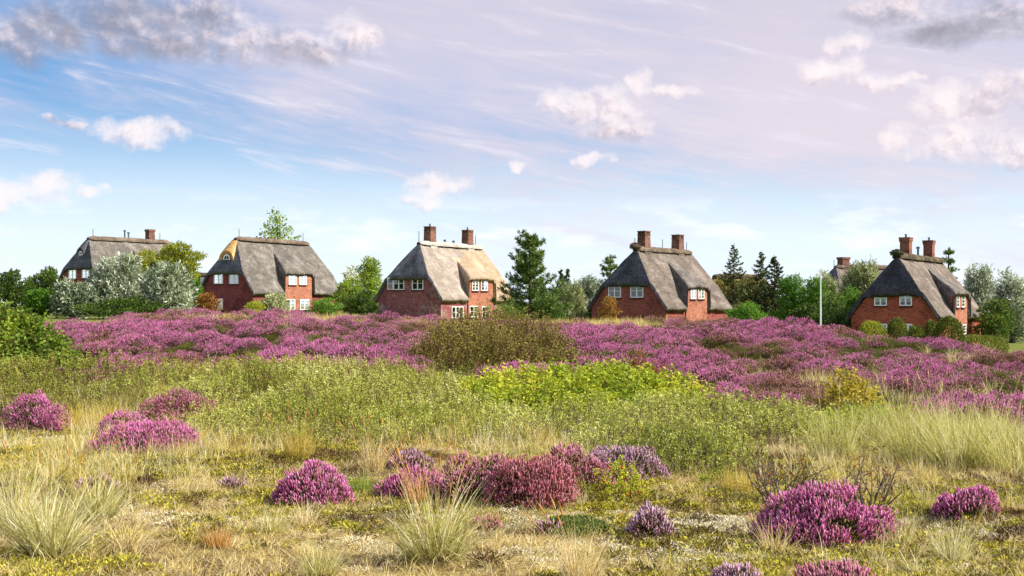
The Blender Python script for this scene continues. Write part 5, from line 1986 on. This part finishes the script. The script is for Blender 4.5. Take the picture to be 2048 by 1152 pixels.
# ------------------------------------------------------------------ flowering heather cushions of the foreground
gH = 'heather cushions on the open heath'
SPK = [spike(1.0, r, t) for r, t in ((.13, .6), (.11, 1.5), (.15, .2))]


def heather(label, x0, x1, top, base, bloom, leafm=H_leaf, seed=0, dens=2300, sl=.036, flat=.25, group=gH, bare=.15, d=None):
    rng = np.random.default_rng(900 + seed)
    d = depth(base) if d is None else d
    w = (x1 - x0) / FPX * d / 2
    dep = w * .8
    yc = d + dep * .75
    xc = X((x0 + x1) / 2, yc)
    w = (x1 - x0) / FPX * yc / 2 * .98
    z0 = gz(xc, yc)
    H = max(.10, Zp(top, yc) - z0) - sl * .5
    root = thing('heather_bush', label, 'heather', (xc, yc, z0 - .01), 0, group)
    area = 2 * np.pi * ((w * dep) ** 1.6 / 3 + 2 * (w * H) ** 1.6 / 3) ** (1 / 1.6)
    n = int(area * dens * 2.3)

    def surf(n, k0, k1):
        dd = sphere_dirs(n, rng)
        dd[:, 2] = np.abs(dd[:, 2])
        # rather flat-sided cushion
        rr = (np.abs(dd[:, 0]) ** 2.4 + np.abs(dd[:, 1]) ** 2.4 + np.abs(dd[:, 2]) ** 2.4) ** (-1 / 2.4)
        rr = 1 + (rr - 1) * .35
        lump = 1 + .30 * (fbm(dd[:, 0] * 2.3 + seed * 3, dd[:, 1] * 2.3 + dd[:, 2] * 1.3, seed, 3) - .5) * 2
        k = rng.uniform(k0, k1, n) * rr * np.clip(lump, .7, 1.25)
        return dd * k[:, None] * [w, dep, H], nrm(dd / np.array([w, dep, H]) * min(w, H)), dd
    nsub = 4
    so = np.stack([rng.uniform(-.62, .62, nsub), rng.uniform(-.6, .3, nsub), np.zeros(nsub)], 1)
    sk_ = rng.uniform(.40, .62, nsub)

    def shoulders(C):
        k = rng.integers(0, nsub, len(C))
        m = rng.random(len(C)) < .42
        C2 = C * sk_[k][:, None] * [1, 1, 1.15] + so[k] * [w, dep, 0]
        C = np.where(m[:, None], C2, C)
        inside = (((C[:, 0] / w) ** 2 + (C[:, 1] / dep) ** 2 + (C[:, 2] / H) ** 2) < .60) & m
        return C, ~inside
    # green shoots below
    C, nn, dd = surf(int(n * .45), .62, .97)
    C, _ok = shoulders(C)
    gb = MB()
    for q in range(3):
        s = np.arange(len(C)) % 3 == q
        gb.clone(*SPK[q], C[s], nn[s] + rng.normal(size=(s.sum(), 3)) * .35 + [0, 0, .6], sl * 1.1 * rng.uniform(.7, 1.3, s.sum()), rng, 0, np.clip(rng.normal(.42, .22, s.sum()), 0, 1), .1)
    gb.build('foliage', leafm, root)
    C, nn, dd = surf(n, .88, 1.06)
    C, okk = shoulders(C)
    # flowers thin out in hollows and towards the foot
    hol = fbm(dd[:, 0] * 3.2 + seed, dd[:, 2] * 3.2 + dd[:, 1] * 2, seed + 40, 3)
    keep = okk & (hol > bare + .17) & (dd[:, 2] > .02 + .22 * rng.random(n))
    C, nn = C[keep], nn[keep]
    fb = MB()
    tone = rng.normal(size=len(C)) * .2 + .5
    for q in range(3):
        s = np.arange(len(C)) % 3 == q
        fb.clone(*SPK[q], C[s], nn[s] * .75 + rng.normal(size=(s.sum(), 3)) * .25 + [0, 0, .85], sl * rng.uniform(.6, 1.7, s.sum()), rng, np.repeat((rng.random(s.sum()) < .10).astype(int), len(SPK[q][1])), np.clip(tone[s], 0, 1), .14)
    # single shoots standing clear of the cushion
    k = max(16, len(C) // 14)
    q = rng.integers(0, len(C), k)
    fb.clone(*SPK[1], C[q] + nn[q] * sl * .45, nn[q] * .5 + [0, 0, 1.0] + rng.normal(size=(k, 3)) * .25, sl * 1.3, rng, 0, np.clip(rng.normal(.55, .2, k), 0, 1), .1)
    fb.build('blossom', [bloom, H_faded], root)
    tb = MB()
    for i in range(46):
        a = rng.random() * 6.28
        r_ = rng.random() ** .5
        e = np.array([math.cos(a) * w * .85 * r_, math.sin(a) * dep * .85 * r_, H * .8 * math.sqrt(max(.05, 1 - r_ * r_ * .9))])
        p0 = e * [.35, .35, 0] + [0, 0, -.02]
        tb.tube([p0, (p0 + e) / 2 + rng.normal(size=3) * .02, e], [.006, .004, .002], 3, 0, .5, False)
    tb.build('stem', M_twig, root, kind='stuff')
    return root


heather('vivid heather cushion cut by the left edge of the heath', 14, 130, 796, 858, H_vivid, seed=1, dens=1500, bare=.1)
heather('vivid heather cushion behind the long low one at the left', 196, 296, 826, 872, H_vivid, seed=2, dens=1500, bare=.1)
heather('long low vivid heather cushion at the left', 186, 402, 848, 912, H_vivid, seed=3, dens=1700, bare=.16)
heather('pink and brownish heather farthest back at the left, against the willow thicket', 276, 422, 782, 850, H_pink, H_leaf_b, seed=4, dens=1300)
heather('dark purple heather tuft at the top of the left group', 345, 418, 774, 838, H_dark, seed=5, dens=1000, bare=.30)
heather('domed pale violet heather cushion standing alone left of the middle', 549, 697, 935, 1008, H_vivid, seed=6, dens=2700, bare=.18)
heather('low bright magenta heather behind the big grass tussock', 752, 896, 938, 1000, H_vivid, seed=7, dens=2300, bare=.1)
heather('tall dark-hearted violet heather right of the big grass tussock', 870, 1042, 912, 1010, H_pink, seed=8, dens=2200, bare=.29)
heather('rust-coloured faded heather in the middle of the group', 968, 1146, 918, 1022, H_rust, H_leaf_b, seed=9, dens=2300, bare=.12)
heather('pink heather with dark stems left of the little rose bush', 1075, 1225, 898, 990, H_pink, H_leaf_b, seed=10, dens=1900, bare=.25)
heather('pale pink heather behind the little rose bush', 1165, 1332, 890, 964, H_pale, seed=11, dens=1600, bare=.22)
heather('small pale lilac heather beside the cream lichen patch', 1252, 1345, 1014, 1074, H_pale, H_leaf_b, seed=12, dens=2400, bare=.22)
heather('largest heather cushion, a broad magenta dome at the lower right', 1518, 1770, 980, 1090, H_vivid, seed=13, dens=3000, bare=.13)
heather('spiky violet heather at the right edge', 1868, 1996, 977, 1043, H_vivid, seed=14, dens=2300, bare=.20)
heather('flat pink heather cut by the bottom edge, right of the middle', 1590, 1750, 1128, 1190, H_pink, seed=15, dens=2600, bare=.1)
heather('small pink heather cut by the bottom edge, left of the flat one', 1420, 1520, 1132, 1180, H_pale, seed=16, dens=2300, bare=.15)
heather('faint pink heather tuft between sage thicket and tall dark-hearted heather', 772, 862, 904, 946, H_pale, H_leaf_b, seed=17, dens=1300, bare=.2)
heather('washed-out pinkish heather among the grass tussocks at the left', 150, 238, 950, 988, H_pale, H_leaf_b, seed=18, dens=1500, bare=.3)
heather('tiny pale pink heather sprig patch on the open heath left of the dome', 440, 490, 955, 978, H_pale, H_leaf_b, seed=19, dens=1300, bare=.25)
heather('reddish faded low heather in front of the rust-coloured one', 940, 1000, 1034, 1062, H_rust, H_leaf_b, seed=20, dens=1800, bare=.2)
heather('greyish withered heather left of the dark crowberry mat', 1070, 1120, 1036, 1070, H_pale, H_leaf_b, seed=21, dens=1500, bare=.35)

# dark green crowberry mats and cream lichen beds
def mat_patch(name, label, cat, px, py, hw_px, dpt, mats, n, h, leaf, seed, asp=.4):
    rng = np.random.default_rng(seed)
    d = depth(py)
    x0 = X(px, d)
    w = hw_px / FPX * d
    z0 = gz(x0, d)
    root = thing(name, label, cat, (x0, d, z0), 0)
    a = rng.random(n) * 6.28
    r = rng.random(n) ** .5 * (0.8 + .4 * (fbm(np.cos(a) * 2 + seed, np.sin(a) * 2, seed) - .5) * 2)
    x = np.cos(a) * r * w
    y = np.sin(a) * r * dpt
    z = ground(x + x0, y + d) - z0 + h * (fbm((x + x0) * 5, (y + d) * 5, seed + 1, 3) * 1.4 - .2) * np.clip(1.2 - r, 0, 1) * (1 - .4 * rng.random(n) ** 2)
    mb = MB()
    mb.leaves(np.stack([x, y, z], 1), rng.normal(size=(n, 3)) + [0, 0, .6], leaf * rng.uniform(.6, 1.4, n), leaf * asp, rng, 0, np.clip(rng.normal(.5, .22, n), 0, 1))
    mb.build('foliage', mats, root)
    return root


mat_patch('crowberry_mat', 'dark green crowberry mat in front of the rust-coloured heather', 'plant', 1150, 1058, 92, .42, C_green, 9000, .10, .024, 301)
tussock_later = ('short fresh green grass between the violet dome and the magenta heather', 722, 985, 40, 45, 260)
mat_patch('lichen_bed', 'cream lichen bed left of the largest heather cushion', 'lichen', 1425, 1040, 88, .42, L_pale, 9000, .05, .022, 303, .6)
mat_patch('lichen_bed', 'small cream lichen bed at the right edge', 'lichen', 1955, 1068, 36, .28, L_pale, 3500, .05, .02, 304, .6)
mat_patch('lichen_bed', 'pale lichen bed at the left edge behind the tussocks', 'lichen', 100, 880, 70, .9, L_pale, 5000, .05, .028, 305, .6)
mat_patch('moss_bed', 'golden moss bed under the little rose bush', 'moss', 1190, 1016, 95, .25, MO_yel, 6000, .05, .024, 306, .5)

# ------------------------------------------------------------------ grass tussocks
gG = 'grass tussocks on the heath'


def tussock(label, px, base, r_px, h_px, n, mat, seed, lean=.35, curl=.9, heads=0, w=.0052, az=None, d=None, group=gG, name='grass_tussock', spread=.10):
    rng = np.random.default_rng(1500 + seed)
    d = depth(base) if d is None else d
    d += .05
    x = X(px, d)
    z0 = gz(x, d)
    H = h_px / FPX * d
    root = thing(name, label, 'grass', (x, d, z0), 0, group)
    R = max(spread, r_px / FPX * d * .42)
    a = rng.random(n) * 6.28 if az is None else rng.normal(az, .9, n)
    q = rng.random(n) ** .5
    a0 = rng.random(n) * 6.28
    B = np.stack([np.cos(a0) * R * q, np.sin(a0) * R * q * .8, 0 * a], 1)
    B[:, 2] = ground(B[:, 0] + x, B[:, 1] + d) - z0 - .02
    L = H * rng.uniform(.55, 1.28, n)
    # outer blades lie farther over
    ln = np.abs(rng.normal(lean, .22, n)) * (.35 + .9 * q)
    mb = MB()
    mb.blades(B, np.where(rng.random(n) < .6, a0, a) + rng.normal(size=n) * .3, L, ln, np.abs(rng.normal(curl, .65, n)) * (.25 + q), w * rng.uniform(.7, 1.25, n), rng, 0, np.clip(rng.normal(.55, .22, n), 0, 1), 5)
    mb.build('blades', mat, root)
    # old straw at the foot
    ob = MB()
    m = max(30, n // 4)
    a1 = rng.random(m) * 6.28
    Bo = np.stack([np.cos(a1) * R * .9 * rng.random(m), np.sin(a1) * R * .7 * rng.random(m), 0 * a1], 1)
    Bo[:, 2] = ground(Bo[:, 0] + x, Bo[:, 1] + d) - z0 - .02
    ob.blades(Bo, a1, H * rng.uniform(.2, .5, m), rng.uniform(.3, 1.3, m), rng.uniform(0, .6, m), w * 1.2, rng, 0, None, 3)
    ob.build('dead_blades', D_brown if mat is not G_rust else G_rust, root)
    if heads:
        hb = MB()
        for i in range(heads):
            aa = rng.random() * 6.28
            l = rng.uniform(.05, .26)
            b = np.array([math.cos(aa) * R * .6, math.sin(aa) * R * .6, 0])
            hh = H * rng.uniform(1.05, 1.45)
            t = np.linspace(0, 1, 5)
            P = b + np.stack([math.cos(aa) * l * t ** 2, math.sin(aa) * l * t ** 2, hh * t], 1)
            hb.tube(P, [.0022, .002, .002, .0018, .0015], 3, 0, rng.uniform(.4, .9), False)
            dv = nrm(P[-1] - P[-2])
            hb.tube([P[-1], P[-1] + dv * .04, P[-1] + dv * .11], [.003, .0065, .001], 4, 0, rng.uniform(.3, .7), False)
        hb.build('seed_heads', G_rust if mat is not G_marram else G_straw, root)
    return root


tussock('big arching pale green grass tussock at the bottom, left of the middle', 872, 1132, 110, 158, 480, G_green, 1, .46, .8, heads=9, w=.0085)
tussock('large whitish grass tussock in the lower left corner', 98, 1118, 100, 158, 480, G_green, 2, .44, .9, heads=4, w=.0085)
tussock('whitish grass tussock behind the corner one at the left', 190, 1046, 90, 104, 400, G_green, 3, .48, 1.0, heads=3, w=.008)
tussock('half-cut grass tussock at the left border of the heath', 30, 1080, 70, 140, 420, G_green, 4, .36, .9)
tussock('straw tussock low between the two whitish ones at the left', 255, 1108, 70, 76, 360, G_straw, 5, .6, 1.1)
tussock('thin grass tuft at the bottom edge, right of the big arching tussock', 1160, 1180, 60, 110, 220, G_straw, 6, .22, .5, heads=6)
tussock('thin grass tuft at the bottom edge beside the left straw', 640, 1165, 80, 80, 240, G_green, 7, .3, .6)
tussock('short dead orange tuft on the pale ground left of the middle', 437, 1096, 26, 48, 190, G_rust, 8, .3, .5)
tussock('low grass tuft in front of the violet heather dome, left side', 540, 1064, 50, 62, 200, G_green, 9, .45, .8)
tussock('low pinkish straw tuft in front of the violet heather dome, right side', 612, 1052, 40, 60, 150, G_straw, 10, .4, .7)
tussock('wiry straw tuft at the left foot of the largest heather cushion', 1550, 1106, 40, 80, 110, G_straw, 11, .5, .4)
tussock('fine upright grass in front of the magenta heather', 835, 1010, 30, 80, 110, G_rust, 12, .2, .4, heads=10)
tussock(*tussock_later, G_fresh, 52, .35, .7)
tussock('thin upright grass before the middle thicket', 600, 925, 70, 70, 240, G_yellow, 13, .2, .5, heads=10)
tussock('thin pale grass between thicket and magenta heather', 745, 950, 50, 80, 200, G_straw, 14, .25, .6, heads=6)
tussock('yellow grass behind the vivid heather at the left', 190, 842, 100, 62, 620, G_yellow, 15, .2, .4, spread=.5)
tussock('yellow grass left of the vivid heather, in front of the left thicket', 140, 850, 60, 50, 400, G_yellow, 16, .25, .4, spread=.4)
tussock('grey dead grass tuft on the heath behind the left tussocks', 385, 955, 36, 30, 130, G_straw, 17, .8, .4)
tussock('two tall bleached stalks rising at the left of the heath', 208, 960, 6, 80, 4, G_straw, 18, .05, .1, heads=2, w=.008)
tussock('thin green grass at the lower right corner', 1905, 1128, 70, 90, 200, G_green, 19, .3, .5)
tussock('sparse green grass on the right of the largest heather cushion', 1800, 1100, 50, 80, 90, G_green, 20, .25, .5)
tussock('straw grass before the olive thicket on the right', 1480, 985, 80, 60, 300, G_yellow, 21, .25, .5)
# marram on the right
gM = 'tall marram tussocks at the right'
for k, (px, base, r, h, n, lb) in enumerate([
        (1672, 912, 80, 105, 520, 'yellowish marram tussock, the leftmost of the tall grasses at the right'),
        (1745, 880, 70, 90, 420, 'marram tussock standing behind the leftmost yellowish one'),
        (1830, 930, 90, 120, 620, 'broad marram tussock in the middle of the right-hand grasses'),
        (1920, 945, 90, 130, 640, 'tall bent marram tussock second from the right edge'),
        (1985, 900, 80, 100, 520, 'whitish marram tussock at the right edge, behind the tall bent one'),
        (2030, 950, 80, 120, 420, 'marram tussock past the right edge of the heath'),
        (1800, 868, 50, 95, 260, 'slim whitish marram tuft with long bent blades below the heather slope'),
        (1880, 880, 80, 90, 420, 'pale marram tussock farthest back, under the right heather slope')]):
    tussock(lb, px, base, r, h, int(n * .62), G_marram, 40 + k, .36, .8, heads=4, w=.0095, az=2.6, group=gM, name='marram_tussock', spread=.28)

# bare twiggy bushes
def bare_bush(label, px, base, w_px, h_px, seed, n=30, leaves=110):
    rng = np.random.default_rng(seed)
    d = depth(base)
    x = X(px, d)
    z0 = gz(x, d)
    H = h_px / FPX * d
    w = w_px / FPX * d
    root = thing('bare_bush', label, 'bush', (x, d, z0))
    tb = MB()
    ends = []
    for i in range(n):
        a = rng.random() * 6.28
        b = np.array([math.cos(a), math.sin(a), 0]) * w * .4 * rng.random()
        e = b + np.array([math.cos(a) * w * rng.uniform(.2, .8), math.sin(a) * w * .5, H * rng.uniform(.45, 1.05)])
        m = (b + e) / 2 + rng.normal(size=3) * .05
        tb.tube([b - [0, 0, .02], m, e], [.007, .005, .002], 4, 0, .5, False)
        for q in range(4):
            f = rng.uniform(.4, 1)
            s = b + (e - b) * f
            t = s + rng.normal(size=3) * .09 + [0, 0, .06]
            tb.tube([s, (s + t) / 2 + rng.normal(size=3) * .012, t], [.0035, .0025, .001], 3, 0, .5, False)
            ends.append(t)
    tb.build('branch', M_twig_grey, root, kind='stuff')
    E_ = np.array(ends)[rng.integers(0, len(ends), leaves)]
    fb = MB()
    fb.leaves(E_, rng.normal(size=(leaves, 3)) + [0, 0, .4], .035, .02, rng)
    fb.build('foliage', F_rust, root)
    return root


bare_bush('bare greyish twig bush behind the largest heather cushion, left side', 1570, 1005, 95, 95, 601)
bare_bush('bare dark twig bush behind the largest heather cushion, right side', 1735, 1018, 75, 95, 602, n=22, leaves=80)
thicket('rose_bush', 'small green rose shoot between the two bare twig bushes', 'bush', [(1618, 11.3, .16, .16, .26), (1595, 11.3, .1, .12, .2)], [F_green, M_twig], 420, (12, .15, .034, .55, .35), 214, None, size=.7, hips=6)
thicket('rose_bush', 'small green rose shoot beside the straw at the foot of the olive thicket', 'bush', [(1425, 12.1, .14, .16, .2), (1450, 12.1, .12, .12, .18)], [F_rose, M_twig], 420, (12, .15, .034, .55, .35), 215, None, size=.7)
thicket('bush', 'low yellow-green herb right of the largest heather cushion', 'bush', [(1790, 10.2, .24, .25, .22), (1830, 10.4, .2, .2, .18)], [F_willow_y, M_twig], 420, (11, .15, .026, .34, .7), 216, None, size=.7)
